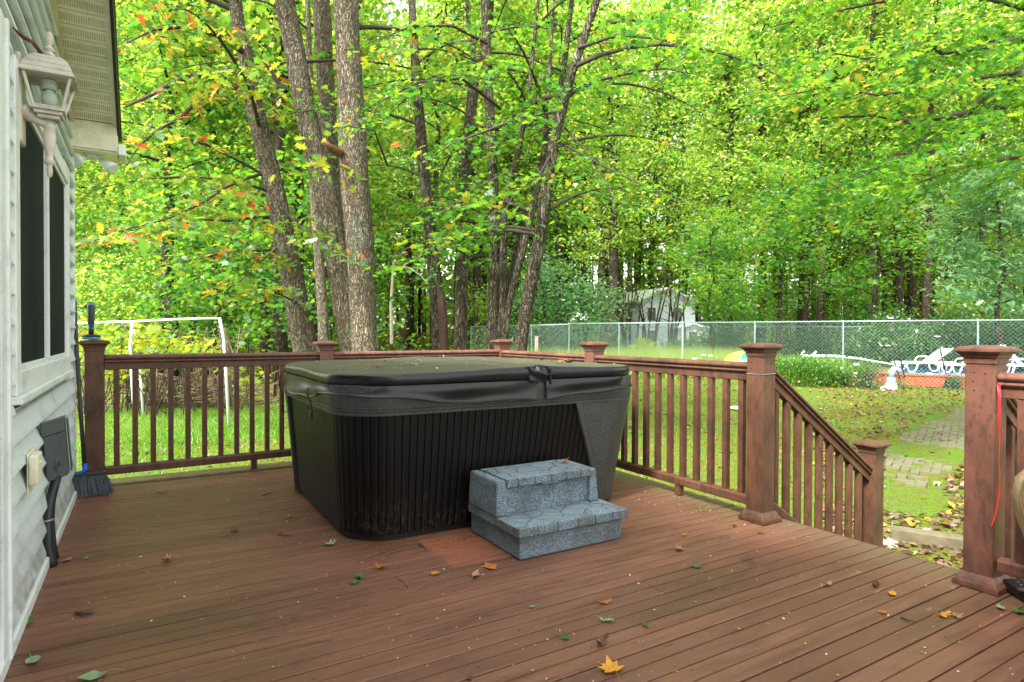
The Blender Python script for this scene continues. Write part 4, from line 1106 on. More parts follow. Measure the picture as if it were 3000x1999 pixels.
def extend_up(pts, rad, H, lean=.5):
    d = (pts[-1]-pts[-2]).normalized(); d = Vector((d.x*lean, d.y*lean, max(.6, d.z))).normalized(); r = rad[-1]; n = 4; top = pts[-1]; Ln = max(.5, (H-top.z))
    for i in range(1, n+1): pts.append(top+d*Ln*i/n); rad.append(max(.02, r*(1-.85*i/n)))
    return pts, rad
def near_tree(name, label, stems, limbs, mat_b, mat_l, T, size, rng, group=None, cat='tree', **kw):
    base = stems[0][0][0]; t = thing(name, label, cat, (base.x, base.y, ground_z(base.x, base.y)), group)
    mb = MB()
    for pts, rad in stems: trunk_tube(mb, pts, rad)
    obj('trunk', mb, mat_b, t, smooth=True)
    tilt = kw.pop('tilt', .55)
    if limbs:
        tw, LP = spray(limbs, rng, **kw)
        obj('branches', tw, m_twig, t, smooth=True)
        np_obj('crown', leaves(LP, size, T, rng, tilt), len(T), mat_l, t)
    return t
def auto_limbs(stems, rng, n, h0, h1, length, az0, az1, el=(-.05, .5), sag=.3, r=.03):
    out = []
    for _ in range(n):
        pts, rad = stems[rng.integers(len(stems))]
        z_ = rng.uniform(h0, h1)
        for i in range(len(pts)-1):
            if pts[i].z <= z_ <= pts[i+1].z:
                t = (z_-pts[i].z)/max(.01, pts[i+1].z-pts[i].z); p = pts[i].lerp(pts[i+1], t); break
        else: continue
        d = rnd_dir(rng, el[0], el[1], az0, az1); L = length*rng.uniform(.55, 1.15)
        m_ = p+d*L*.55+Vector((0,0,.12*L)); e = p+d*L+Vector((rng.normal(0,.2), rng.normal(0,.2), -sag*L*rng.uniform(.2, 1.2)))
        out.append((bez(p, m_, e, 8), r*rng.uniform(.5, 1.1)*min(1.3, L/2)))
    return out
DEG = math.radians
# --- leaning oak
rng = np.random.default_rng(3)
p, r = px_trunk([(705,815),(690,740),(672,640),(655,560),(640,480),(622,400),(600,310),(580,220),(562,120),(545,40)], [58,56,52,50,46,44,42,38,34,30], 10.2, 9.6)
p, r = extend_up(p, r, 13); st1 = (p, r)
lim = []
def L2(pts, r, n=1):
    P = [q2(*a) for a in pts]; out = []
    for i in range(len(P)-1):
        for j in range(3): out.append(P[i].lerp(P[i+1], j/3))
    out.append(P[-1]); return (out, r)
lim += [L2([(545,165,9.6),(500,168,9.3),(440,175,9.0),(395,192,8.6),(335,225,8.1),(290,245,7.6)], .075),
        L2([(655,205,10),(600,197,9.8),(520,205,9.2),(475,218,9.0),(440,245,8.8),(415,272,8.6),(360,300,8.3),(320,335,8.0),(295,372,7.6)], .05),
        L2([(618,500,10),(575,500,9.6),(530,508,9.2),(470,505,8.6),(400,520,8.0),(330,545,7.4)], .028),
        L2([(645,590,10),(628,575,9.9),(560,578,9.3),(500,585,8.7),(440,600,8.2),(370,610,7.6)], .025),
        L2([(615,395,10),(570,410,9.4),(520,430,8.9),(460,470,8.2),(380,505,7.5),(280,530,6.8),(200,560,6.3)], .028),
        L2([(560,120,9.6),(500,80,9.0),(430,60,8.4),(350,70,7.8),(290,100,7.3)], .05),
        L2([(640,470,10),(690,520,9.3),(740,560,8.7),(790,580,8.3)], .018),
        L2([(690,700,10),(650,680,9.4),(600,660,8.9),(560,680,8.4)], .018),
        L2([(650,560,10),(600,600,9.5),(560,640,9.0),(530,660,8.5)], .018)]
lim += auto_limbs([st1], rng, 16, 3.0, 9.5, 3.6, DEG(150), DEG(290), (-.1, .4), .3, .035)
near_tree('oak_tree', 'leaning oak trunk with leaves turning orange, left of the big lichened oak', [st1], lim, m_bark_oak, m_leaf_oak, TO, .128, rng, sub_gap=.22, sub_len=.85, per_m=24, jit=.10, tilt=.65)
# --- big multi stem oak
rng = np.random.default_rng(5)
pa, ra = px_trunk([(843,830),(836,740),(832,650),(827,550),(817,450),(812,360),(808,280),(804,200),(799,100),(795,0)], [60,60,63,64,64,64,60,58,56,58], 9.4, 9.0); pa, ra = extend_up(pa, ra, 15)
pb, rb = px_trunk([(815,830),(798,730),(784,640),(766,540),(748,440),(722,345),(702,255),(686,170),(668,70),(655,0)], [56,58,58,56,54,50,48,48,46,44], 10.2, 10.0); pb, rb = extend_up(pb, rb, 14)
pc, rc = px_trunk([(800,700),(782,540),(765,450),(757,350),(751,250),(746,150),(741,50),(737,-20)], [38,40,42,42,40,40,40,38], 10.9); pc, rc = extend_up(pc, rc, 14)
lim = auto_limbs([(pa, ra), (pb, rb), (pc, rc)], rng, 26, 5.2, 12, 3.6, DEG(0), DEG(360), (0, .6), .25, .04)
lim += [L2([(655,212,10.1),(622,165,10.2),(590,118,10.2)], .05), L2([(890,380,9.2),(860,300,8.5),(800,290,8.0),(745,300,7.6)], .016), L2([(805,355,9.2),(770,400,8.9),(700,400,8.6)], .012)]
oak2 = near_tree('oak_tree', 'large oak of three thick rough trunks with pale lichen behind the tub', [(pa, ra), (pb, rb), (pc, rc)], lim, m_bark_oak, m_leaf_oak, TO, .125, rng, sub_gap=.3, sub_len=.9, per_m=22)
obj('broken_limb', MB().tube([q2(792,352,9.15), q2(775,350,8.9), q2(758,338,8.75), q2(741,325,8.65)], [.055,.062,.045,.038], 12, noise=.1), simple('bare_wood', C4(.16,.075,.04), .8, .4, 30, .5), oak2, smooth=True)
# --- thin trunk between
rng = np.random.default_rng(6)
p, r = px_trunk([(745,790),(741,710),(735,620),(727,520),(722,430),(716,330)], [26,25,23,22,21,19], 13.5); p, r = extend_up(p, r, 12)
near_tree('slim_tree', 'slim dark trunk between the leaning oak and the big oak', [(p, r)], auto_limbs([(p, r)], rng, 14, 3.5, 10, 2.8, 0, 6.28), m_bark_oak, m_leaf_maple, TM, .13, rng, sub_gap=.3, per_m=16)
# --- centre maples
rng = np.random.default_rng(8)
pe, re_ = px_trunk([(1013,810),(1008,740),(1000,650),(990,550),(980,450),(970,345),(961,240),(955,150),(948,40)], [38,36,32,27,26,26,24,22,18], 10.6); pe, re_ = extend_up(pe, re_, 11)
lim = auto_limbs([(pe, re_)], rng, 18, 2.6, 9, 2.1, -1.3, 3.0, (-.1, .5), .35)
t = near_tree('maple_tree', 'crooked maple with torn bark near its foot, right of the big oak', [(pe, re_)], lim, m_bark_maple, m_leaf_maple, TM, .09, rng, sub_gap=.26, sub_len=.75, per_m=28)
obj('torn_wood', MB().tube([q2(1022,815,10.35), q2(1018,740,10.35), q2(1014,690,10.4), q2(1004,645,10.5)], [.07,.085,.07,.02], 10, noise=.18), simple('torn_wood', C4(.045,.026,.018), .9, .5, 30, .6), t)
pf, rf = px_trunk([(1057,805),(1060,710),(1062,610),(1066,510),(1070,400),(1078,300),(1088,200),(1098,130)], [31,30,29,28,26,26,25,24], 11.6)
pf2 = [pf[-1], q2(1120,80,11.6), q2(1128,0,11.5)]; rf2 = [rf[-1]*.9, .07, .06]; pf2, rf2 = extend_up(pf2, rf2, 12)
pf3 = [pf[-1], q2(1082,90,11.7), q2(1075,20,11.8)]; rf3 = [rf[-1]*.6, .05, .04]; pf3, rf3 = extend_up(pf3, rf3, 11)
lim = auto_limbs([(pf, rf), (pf2, rf2), (pf3, rf3)], rng, 20, 2.4, 10, 2.3, -1.3, 3.0, (-.1, .5), .3)
near_tree('maple_tree', 'straight forked maple between the crooked maple and the leaning clump', [(pf, rf), (pf2, rf2), (pf3, rf3)], lim, m_bark_maple, m_leaf_maple, TM, .09, rng, sub_gap=.27, sub_len=.75, per_m=26)
rng = np.random.default_rng(9)
S = []
def add_stem(path, wd, d, dt=None, H=11, ext=True, lean=.5):
    p, r = px_trunk(path, [v*.86 for v in wd], d, dt)
    r[0] = r[1]*1.08
    if ext: p, r = extend_up(p, r, H, lean)
    S.append((p, r))
add_stem([(1132,800),(1135,700),(1137,600),(1135,500),(1132,400),(1128,300),(1122,200),(1118,100),(1112,0)], [40,35,32,30,28,27,25,24,20], 10.0)
add_stem([(1150,800),(1155,700),(1156,600),(1161,500),(1168,430),(1186,370),(1200,300),(1213,235)], [22,20,19,19,18,17,15,13], 9.9, H=9)
add_stem([(1148,800),(1163,690),(1185,600),(1208,520),(1232,430),(1255,345),(1272,275),(1288,210)], [26,26,26,26,25,24,22,18], 10.2, H=10)
add_stem([(1158,790),(1172,690),(1195,600),(1213,530),(1228,460),(1243,390),(1252,320)], [18,18,18,17,16,14,12], 9.7, H=9)
add_stem([(1194,825),(1204,740),(1220,650),(1238,560),(1250,480),(1262,400),(1275,320),(1292,250),(1310,180),(1338,100),(1362,30)], [34,34,35,34,33,31,29,27,24,22,20], 9.3, 8.6, H=10, lean=.9)
SM = S
lim = auto_limbs(S, rng, 44, 2.4, 9.5, 2.5, DEG(-60), DEG(150), (-.15, .5), .35)
lim += auto_limbs(S, rng, 9, 4.2, 8.0, 2.4, DEG(200), DEG(300), (-.1, .5), .35)
lim += [L2([(1300,225,8.9),(1340,195,8.6),(1400,178,8.3),(1470,163,8.0),(1530,158,7.7),(1600,172,7.3)], .035),
        L2([(1288,328,9.0),(1333,353,8.7),(1400,388,8.3),(1485,431,7.8),(1560,462,7.3)], .022),
        L2([(1298,294,9.0),(1360,362,8.6),(1397,427,8.3),(1412,486,8.0)], .016),
        L2([(1240,180,9.3),(1228,240,9.2),(1222,300,9.3)], .03),
        L2([(1260,280,9.0),(1200,270,8.3),(1120,300,7.6),(1040,330,7.0),(960,380,6.6)], .028),
        L2([(1230,420,9.2),(1160,400,8.5),(1080,440,7.8),(1000,500,7.2)], .022),
        L2([(1135,560,10),(1080,540,9.2),(1010,560,8.5),(940,600,8.0),(890,620,7.7)], .02),
        L2([(1270,350,9.0),(1240,400,8.3),(1180,450,7.7),(1140,520,7.2)], .02),
        L2([(1150,250,9.8),(1060,180,8.8),(960,190,8.0),(880,230,7.4),(830,290,7.1)], .028),
        L2([(1118,100,9.8),(1040,60,8.8),(950,60,8.0),(870,90,7.4)], .028),
        L2([(1330,110,8.6),(1420,80,8.0),(1520,90,7.4),(1600,120,7.0)], .03)]
near_tree('maple_tree', 'clump of slender maple stems fanning out, the darkest one leaning right', S, lim, m_bark_maple, m_leaf_maple, TM, .088, rng, sub_gap=.23, sub_len=.8, per_m=30)
# --- overhanging maple from the right, its trunk outside the picture
rng = np.random.default_rng(12)
p = [q2(2760,1150,9.5), q2(2755,800,9.5), q2(2745,400,9.4), q2(2735,100,9.2)]; p[0].z = ground_z(p[0].x, p[0].y)-.1; r = [.24,.2,.17,.14]; p, r = extend_up(p, r, 11)
lim = [L2([(2745,60,9.2),(2560,80,9.0),(2353,163,8.7),(2268,215,8.5),(2220,262,8.4),(2143,273,8.2),(2095,280,8.0),(2008,265,7.7),(1930,270,7.4)], .085),
       L2([(2740,40,9.2),(2500,70,8.8),(2353,88,8.5),(2240,113,8.3),(2163,122,8.1),(2132,92,7.9),(2070,110,7.6),(1990,135,7.3),(1900,120,7.0)], .05),
       L2([(2750,300,9.2),(2500,250,8.8),(2353,240,8.6),(2270,250,8.4),(2170,300,8.0),(2080,350,7.6),(1990,400,7.2),(1900,440,6.9)], .045),
       L2([(2745,200,9.2),(2500,160,9.5),(2353,20,9.6),(2200,-20,9.5),(2050,0,9.2),(1900,30,8.8),(1780,60,8.4)], .05),
       L2([(2750,400,9.3),(2550,380,9.0),(2353,360,8.8),(2230,380,8.5),(2110,420,8.1),(2020,470,7.8)], .035),
       L2([(2143,273,8.2),(2120,330,8.0),(2050,390,7.8),(1960,430,7.5),(1890,500,7.3)], .02),
       L2([(2353,163,8.7),(2250,180,8.2),(2130,200,7.7),(2020,220,7.2),(1900,200,6.8),(1800,220,6.5)], .03),
       L2([(2745,100,9.2),(2500,-60,9.0),(2200,-120,8.7),(1950,-100,8.2),(1700,-60,7.6),(1560,-20,7.2)], .05)]
lim += auto_limbs([(p, r)], rng, 14, 3, 9, 5.0, DEG(110), DEG(230), (-.1, .4), .2, .04)
near_tree('maple_tree', 'maple reaching long leafy branches in from the upper right edge', [(p, r)], lim, m_bark_maple, m_leaf_maple, TM, .080, rng, sub_gap=.155, sub_len=1.2, per_m=48, droop=.2, flat=.35)

# --- forest: variants, then copies
def forest_variant(seed, H, hb, R, N, size, T, mat_l, tr, name='forest_tree', cat='tree', group=None, label='', nl=22, mat_b=None, bare=False):
    rng = np.random.default_rng(seed)
    t = thing(name, label, cat, (0, 0, 0), group)
    mb = MB(); n = 8; pts = [Vector((rng.normal(0, .035*i), rng.normal(0, .035*i), -.25+(H+.25)*i/n)) for i in range(n+1)]
    rad = [tr*(1.15 if i == 0 else 1)*(1-.8*i/n) for i in range(n+1)]
    mb.tube(pts, rad, 9)
    P = []
    for k in range(nl):
        z_ = hb+(H-hb)*((k+.5)/nl)**.9; i = min(n-1, int((z_+.25)/(H+.25)*n)); o = pts[i].lerp(pts[i+1], .5); o.z = z_
        f = (z_-hb)/(H-hb); L = R*(.55+.9*f*(1-f)*2)*rng.uniform(.6, 1.15)*(1-.55*f)
        d = rnd_dir(rng, .0, .6); m_ = o+d*L*.5+Vector((0,0,.1*L)); e = o+d*L+Vector((0,0,-.15*L)); c_ = bez(o, m_, e, 6)
        mb.tube(c_, [tr*.28, tr*.22, tr*.16, tr*.11, tr*.07, .006], 4, cap=False)
        m_c = rng.integers(4, 8)
        for _ in range(m_c):
            u = rng.uniform(.3, 1.1); q_ = c_[min(5, int(u*5))]; cc = Vector((q_.x+rng.normal(0,.45), q_.y+rng.normal(0,.45), q_.z+rng.normal(0,.3)))
            nn = int(N/(nl*5.5)*rng.uniform(.5, 1.5)); sr = rng.uniform(.3, .65)
            a = rng.normal(0, 1, (nn, 3))*np.array([sr, sr, sr*.42]); P.append(a+np.array(cc))
    P = np.concatenate(P)
    obj('trunk', mb, mat_b or m_bark_far, t, smooth=True)
    np_obj('crown', leaves(P, size, T, rng, .7), len(T), mat_l, t)
    return t
GF = 'slender trees of the woods beyond the yard'
VAR = [forest_variant(20+i, H, hb, R, 5600, .17, TS, m_leaf_far, tr, group=GF, label='tall slender tree with a dark trunk in the woods beyond the yard')
       for i, (H, hb, R, tr) in enumerate([(17, 4.2, 3.4, .17), (19, 5.5, 3.6, .21), (15, 3.2, 3.2, .14), (18, 6.0, 3.0, .19)])]
GS = 'leafy saplings under the woods'
SAP = [forest_variant(40+i, H, hb, R, 1700, .125, TM if i == 0 else TS, m_leaf_maple if i != 1 else m_leaf_far, .035, 'sapling', 'sapling', GS, 'bright green leafy sapling growing under the taller trees', nl=14)
       for i, (H, hb, R) in enumerate([(5.5, .8, 1.9), (4.2, .5, 1.7), (6.5, 1.5, 2.1)])]
def put(proto_list, used, x, d, rng, smin=.85, smax=1.2):
    k = rng.integers(len(proto_list)); pr = proto_list[k]; g_ = gat(x*1.275, d)
    s = rng.uniform(smin, smax)*(1.25 if (d > 30 and smax > 1.15 and smin > .8) else 1); rz = rng.uniform(0, 6.28)
    if k in used: dup(pr, g_, rz=rz, scale=(s, s, s*rng.uniform(.92, 1.08)))
    else: used.add(k); pr.location = g_; pr.rotation_euler = (0, 0, rz); pr.scale = (s, s, s)
rng = np.random.default_rng(77); used = set(); placed = []
def ok(x, d, gap):
    g_ = gat(x*1.275, d)
    for (a, b) in placed:
        if (a-g_.x)**2+(b-g_.y)**2 < gap*gap: return False
    placed.append((g_.x, g_.y)); return True
cnt = 0; tries = 0
while cnt < 140 and tries < 9000:
    tries += 1
    d = math.sqrt(rng.uniform(15.5**2, 62**2)); x = rng.uniform(60, 2480)
    if x > 1120 and d < 33: continue
    if x > 860 and x <= 1120 and d < 26: continue
    if x < 560 and d < 17: continue
    if 860 < x < 1070 and d < 50 and rng.uniform() < .6: continue
    if 1410 < x < 1640 and 30 < d < 58 and (x < 1600 or rng.uniform() < .7): continue
    if not ok(x, d, 2.3): continue
    put(VAR, used, x, d, rng); cnt += 1
for (x_, d_) in ((1425,60),(1462,63),(1500,60.5),(1535,64),(1570,61),(1605,63),(1640,60)): put(VAR, used, x_, d_, rng, 1.35, 1.5)
used = set(); cnt = 0; tries = 0
while cnt < 75 and tries < 3000:
    tries += 1
    d = math.sqrt(rng.uniform(14.5**2, 45**2)); x = rng.uniform(60, 2420)
    if x > 1120 and d < 31.5: continue
    if 820 < x <= 1120 and d < 28: continue
    if x < 620 and d < 17: continue
    if 870 < x < 1060 and rng.uniform() < .8: continue
    if 1415 < x < 1640: continue
    if not ok(x, d, 1.5): continue
    put(SAP, used, x, d, rng, .7, 1.25); cnt += 1
# a few distinct trees of the middle distance
def mid_tree(label, x, d, w_, H, hb, R, N, size, mat_l, T=TS, seed=0, name='broadleaf_tree', mat_b=None):
    t = forest_variant(seed, H, hb, R, N, size, T, mat_l, w_/2/1423*d, name, 'tree', None, label, nl=26, mat_b=mat_b)
    t.location = gat(x*1.275, d); return t
mid_tree('thick double trunk beside the stick thicket left of the grey house', 1408, 31, 30, 17, 4.5, 3.2, 7000, .16, m_leaf_far, seed=91, name='oak_tree')
mid_tree('stout dark trunk with ivy to the right of the grey house', 1672, 33, 24, 17, 4.0, 3.2, 6000, .16, m_leaf_far, seed=92, name='oak_tree')
mid_tree('low maple with light green layered leaves above the pool fence', 1635, 27, 10, 6.5, 2.2, 2.6, 4200, .13, m_leaf_maple, TM, 93, 'maple_tree')
mid_tree('young maple with drooping leaves above the middle of the pool fence', 1790, 29, 12, 9, 2.0, 3.2, 5200, .14, m_leaf_maple, TM, 94, 'maple_tree')
mid_tree('spreading maple with yellow green leaves over the pool fence right', 2010, 30, 14, 10, 2.8, 3.6, 6000, .14, m_leaf_maple, TM, 95, 'maple_tree')
mid_tree('pale blue green oak with large leaves at the right edge above the loungers', 2300, 23, 14, 8, 2.4, 3.2, 5200, .17, m_leaf_pale, TO, 96, 'oak_tree')
mid_tree('small pale green tree standing behind the left part of the chain link fence', 1240, 27, 7, 4.6, .9, 1.9, 2600, .13, m_leaf_pale, TS, 97, 'small_tree')
mid_tree('small pale green tree in front of the thick double trunk', 1350, 27, 7, 3.6, .9, 1.6, 2200, .13, m_leaf_pale, TS, 98, 'small_tree')
mid_tree('dark trunked tree just behind the yellow vine on the left', 395, 19, 30, 15, 4.0, 3.4, 7000, .15, m_leaf_maple, TM, 99, 'maple_tree')
mid_tree('short looking dark trunk just left of the leaning oak foot', 608, 20, 24, 14, 3.4, 3.2, 6500, .15, m_leaf_oak, TO, 100, 'oak_tree')
mid_tree('tree standing between goal frame and leaning oak', 490, 22, 26, 16, 3.6, 3.4, 7000, .15, m_leaf_maple, TM, 101, 'maple_tree')

# far woods that close the view
rng = np.random.default_rng(55); P = []
for _ in range(2000):
    d = rng.uniform(64, 100); x = rng.uniform(-150, 2700); g_ = gat(x*1.275, d); h = 3+47*rng.uniform()**1.15 if rng.uniform() < .93 else rng.uniform(.5, 4)
    sr = rng.uniform(1.2, 2.6); n = 60
    P.append(rng.normal(0, 1, (n, 3))*np.array([sr, sr, sr*.6])+np.array((g_.x, g_.y, g_.z+h)))
P = np.concatenate(P); P[:, 2] = np.maximum(P[:, 2], gz_np(P[:, 0], P[:, 1])+.2)
fw_ = np_obj('far_woods', leaves(P, .75, TQ, rng, .9), 4, m_leaf_far)
fw_['kind'] = 'stuff'; fw_['label'] = 'distant mass of woodland foliage closing the view behind the trees'; fw_['category'] = 'woods'
mb = MB()
for _ in range(260):
    d = rng.uniform(60, 98); x = rng.uniform(-100, 2650); g_ = gat(x*1.275, d); rr = rng.uniform(.1, .24)
    mb.tube([g_, g_+Vector((rng.normal(0,.2), rng.normal(0,.2), 9)), g_+Vector((rng.normal(0,.5), rng.normal(0,.5), 18))], [rr, rr*.75, rr*.4], 6, cap=False)
ft = obj('far_trunks', mb, m_bark_far); ft['kind'] = 'stuff'; ft['label'] = 'far off trunks inside the distant woodland mass'; ft['category'] = 'woods'

rng = np.random.default_rng(56); P = []
for _ in range(420):
    d = math.sqrt(rng.uniform(24**2, 62**2)); x = rng.uniform(20, 2450)
    if x > 1100 and d < 33: continue
    if 850 < x < 1080 and rng.uniform() < .8: continue
    if 1430 < x < 1625 and rng.uniform() < .85: continue
    g_ = gat(x*1.275, d); h = abs(rng.normal(0, .9))+.3; n = 46
    P.append(rng.normal(0, 1, (n, 3))*np.array([.8, .8, .3])+np.array((g_.x, g_.y, g_.z+h)))
P = np.concatenate(P); P[:, 2] = np.maximum(P[:, 2], gz_np(P[:, 0], P[:, 1])+.1)
ug = np_obj('undergrowth', leaves(P, .17, TS, rng, .8), 6, m_leaf_far); ug['kind'] = 'stuff'; ug['label'] = 'low leafy undergrowth on the floor of the woods'; ug['category'] = 'undergrowth'
# --- shrubs
def shrub_mesh(seed, rx, ry, h, N, size, T, mat, name, label, group, tilt=.7):
    rng = np.random.default_rng(seed); t = thing(name, label, 'shrub', (0,0,0), group)
    P = []; mb = MB(); nc = max(6, int(N/110))
    for _ in range(nc):
        a = rng.uniform(0, 6.28); rr = math.sqrt(rng.uniform(0, 1))*.8; z_ = rng.uniform(.12, 1)**.8*h*(1-.45*rr*rr); c_ = Vector((rx*rr*math.cos(a), ry*rr*math.sin(a), z_))
        mb.tube(bez(Vector((c_.x*.15, c_.y*.15, -.1)), Vector((c_.x*.5, c_.y*.5, z_*.6)), c_, 4), [.014,.01,.007,.003], 3, cap=False)
        P.append(rng.normal(0, 1, (int(N/nc), 3))*np.array([.22*rx, .22*ry, .13*h])+np.array(c_))
    P = np.concatenate(P); P[:, 2] = np.abs(P[:, 2])
    obj('stems', mb, m_twig, t); np_obj('foliage', leaves(P, size, T, rng, tilt), len(T), mat, t); return t
GB = 'dense dark shrubs behind the pool'
s1 = shrub_mesh(201, 1.6, 1.2, 1.9, 4200, .10, TS, m_leaf_shrub, 'shrub', 'dense dark green shrub in the hedge row behind the pool', GB, .9)
s2 = shrub_mesh(202, 1.9, 1.2, 1.5, 4200, .09, TS, m_leaf_shrub, 'shrub', 'dense dark green shrub in the hedge row behind the pool', GB, .9)
rng = np.random.default_rng(13); first = [True, True]
for i, (x, d) in enumerate([(2060,28.5),(2130,27),(2200,26.5),(2280,26),(2350,25.5),(2420,25),(2160,29.5),(2250,29),(2340,28),(1960,30),(1860,31),(1760,31.5),(1660,31),(1585,31),(1400,31),(1310,30)]):
    k = i % 2; s = rng.uniform(.85, 1.2) if x > 2000 else rng.uniform(.6, .95); o = (s1, s2)[k]
    if first[k]: o.location = gat(x*1.275, d); o.scale = (s,)*3; first[k] = False
    else: dup(o, gat(x*1.275, d), rz=rng.uniform(0, 6.28), scale=(s, s, s))
o = shrub_mesh(203, .85, .85, .95, 2600, .07, TQ, simple_shrub := leafmat('evergreen_needle', [(0, C4(.015,.09,.04)), (1, C4(.05,.19,.07))], [(0, C4(.05,.2,.06)), (1, C4(.12,.35,.1))], .3, .05), 'evergreen_shrub', 'small rounded evergreen shrub right of the big oak foot', None, 1.2)
o.location = gat(905*1.275, 22)
o = shrub_mesh(204, .75, .6, 1.15, 1300, .11, TS, m_leaf_yellow, 'shrub', 'light yellow green bush behind the chain link fence', None); o.location = gat(1472*1.275, 27)
o = shrub_mesh(205, 1.0, .6, .8, 1600, .08, TS, m_leaf_yellow, 'shrub', 'pale yellow green weeds behind the fence corner post', None); o.location = gat(1375*1.275, 24.5)
# green plants spilling over the fence foot in front of the planters
o = shrub_mesh(206, 1.55, .55, .85, 6500, .06, TS, m_leaf_maple, 'shrub', 'low bright green bushy plants spilling round the fence between the tall post and planters', None, .9); o.location = gat(1850*1.275, 18.2); o.rotation_euler = (0, 0, -.75)
o = shrub_mesh(207, .55, .4, .55, 1500, .06, TS, m_leaf_shrub, 'shrub', 'darker green leafy plant beside the left terracotta planter', None, .9); o.location = gat(1938*1.275, 18.0); o.scale = (.55,.55,.8)
# vine with yellow leaves over brush at the left
rng = np.random.default_rng(31)
vine = thing('grape_vine', 'yellow leaved vine sprawling over the goal frame behind the left railing', 'vine', gat(280*1.275, 12.6))
mb = MB(); P = []
for k in range(70):
    x = rng.uniform(150, 430) if k < 60 else rng.uniform(430, 600); ymax = 738 if x < 300 else 738+ (x-300)*.42
    y = rng.uniform(ymax, max(ymax+25, 860 if x < 330 else 815)); d = rng.uniform(11.6, 13.4); c_ = q2(x, y, d)
    b = gat((x+rng.uniform(-60, 60))*1.275, d+.2); mb.tube(bez(b, b.lerp(c_, .5)+Vector((rng.normal(0,.3), rng.normal(0,.3), .5)), c_, 6), [.012,.011,.009,.008,.006,.003], 4, cap=False)
    P.append(rng.normal(0, 1, (rng.integers(8, 24), 3))*np.array([.24, .26, .12])+np.array(c_))
obj('vines', mb, m_twig, vine); np_obj('foliage', leaves(np.concatenate(P), .125, TM, rng, .8), len(TM), m_leaf_yellow, vine)
# brush pile of dead sticks
rng = np.random.default_rng(32); bp = gat(430*1.275, 13.8); mb = MB()
for k in range(190):
    a = rng.uniform(0, 6.28); rr = abs(rng.normal(0, .85)); p0 = bp+Vector((rr*math.cos(a)*1.6, rr*math.sin(a), abs(rng.normal(0, .30))))
    d = rnd_dir(rng, -.12, .5); L = rng.uniform(.5, 1.7); p1 = p0+d*L; mb.tube(bez(p0, p0.lerp(p1, .5)+Vector((rng.normal(0,.08), rng.normal(0,.08), rng.normal(0,.08))), p1, 5), [.016*rng.uniform(.5,1.3),.014,.011,.008,.004], 4, cap=False)
for k in range(26):
    x = rng.uniform(250, 560); b = gat(x*1.275, rng.uniform(12.8, 14.5)); mb.tube([b, b+Vector((rng.normal(0,.15), rng.normal(0,.15), 1.0)), b+Vector((rng.normal(0,.35), rng.normal(0,.3), 1.75))], [.018,.013,.007], 5, cap=False)
bt = obj('brush_pile', mb, simple('dead_wood', C4(.15,.105,.08), .9, .4, 14), loc=bp); tag(bt, 'tangled brown pile of dead branches behind the white goal frame', 'brush pile')
# stick thicket left of the house
rng = np.random.default_rng(33); mb = MB(); c0 = gat(1450*1.275, 33)
for k in range(24):
    b = gat((1400+rng.uniform(0, 190))*1.275, rng.uniform(32, 36)); h = rng.uniform(3.2, 5.2); lx, ly = rng.normal(0, .35, 2)
    mb.tube([b, b+Vector((lx*.3+rng.normal(0,.1), ly*.3, h*.4)), b+Vector((lx+rng.normal(0,.1), ly, h*.75)), b+Vector((lx*1.8, ly*1.8, h))], [.07,.055,.04,.015], 5, cap=False)
    for _ in range(3):
        s = b+Vector((lx*.6, ly*.6, h*rng.uniform(.4, .8))); mb.tube([s, s+rnd_dir(rng, .2, 1.)*rng.uniform(.6, 1.4)], [.022,.005], 4, cap=False)
tag(obj('thicket', mb, m_bark_far, loc=c0), 'thicket of thin bare brown stems in front of the grey house', 'thicket')
# dead grey branch right of the big oak
mb = MB().tube([q2(905,598,17), q2(925,612,16.8), q2(945,618,16.7), q2(965,632,16.6), q2(985,655,16.5)], [.03,.028,.022,.016,.008], 6)
mb.tube([q2(925,612,16.8), q2(945,600,16.6), q2(972,598,16.5)], [.022,.014,.006], 6); mb.tube([q2(905,598,17), q2(898,700,17), q2(900,790,17.1)], [.03,.04,.05], 7)
dd_ = obj('dead_tree', mb, simple('grey_dead_wood', C4(.30,.27,.23), .9), loc=gat(900*1.275, 17)); tag(dd_, 'thin pale dead tree with a bent branch just right of the big oak', 'dead tree')

# --- grass, litter
def field(n, x0, x1, d0, d1, rng, fn=None):
    d = np.sqrt(rng.uniform(d0**2, d1**2, n)); x = rng.uniform(x0, x1, n)*1.275
    fwh = np.array((FW.x, FW.y)); rth = np.array((RT.x, RT.y)); P = fwh[None]*d[:, None]+rth[None]*(((x-1500)/1800.)*d)[:, None]
    return P, d, x/1.275
def blades(P, h, wd, rng, lean=.35):
    N = len(P); z = gz_np(P[:, 0], P[:, 1]); a = rng.uniform(0, 6.28, N); hh = h*rng.uniform(.5, 1.3, N)
    c_, s_ = np.cos(a), np.sin(a); b0 = np.stack([P[:, 0]-c_*wd/2, P[:, 1]-s_*wd/2, z-.01], 1); b1 = np.stack([P[:, 0]+c_*wd/2, P[:, 1]+s_*wd/2, z-.01], 1)
    t = np.stack([P[:, 0]+rng.normal(0, lean, N)*hh, P[:, 1]+rng.normal(0, lean, N)*hh, z+hh], 1)
    return np.stack([b0, b1, t], 1).reshape(-1, 3)
rng = np.random.default_rng(61)
def keepout(P): # keep pavers free of grass
    keep = np.ones(len(P), bool)
    for a, b in zip(ln[:-1], ln[1:]):
        ab = np.array(b-a); t = np.clip(((P-np.array(a))@ab)/(ab@ab), 0, 1); keep &= np.linalg.norm(P-np.array(a)-t[:, None]*ab, axis=1) > .6
    keep &= ~((P[:, 0] < 4.4) & (P[:, 1] < 5.6)); return keep
V = []
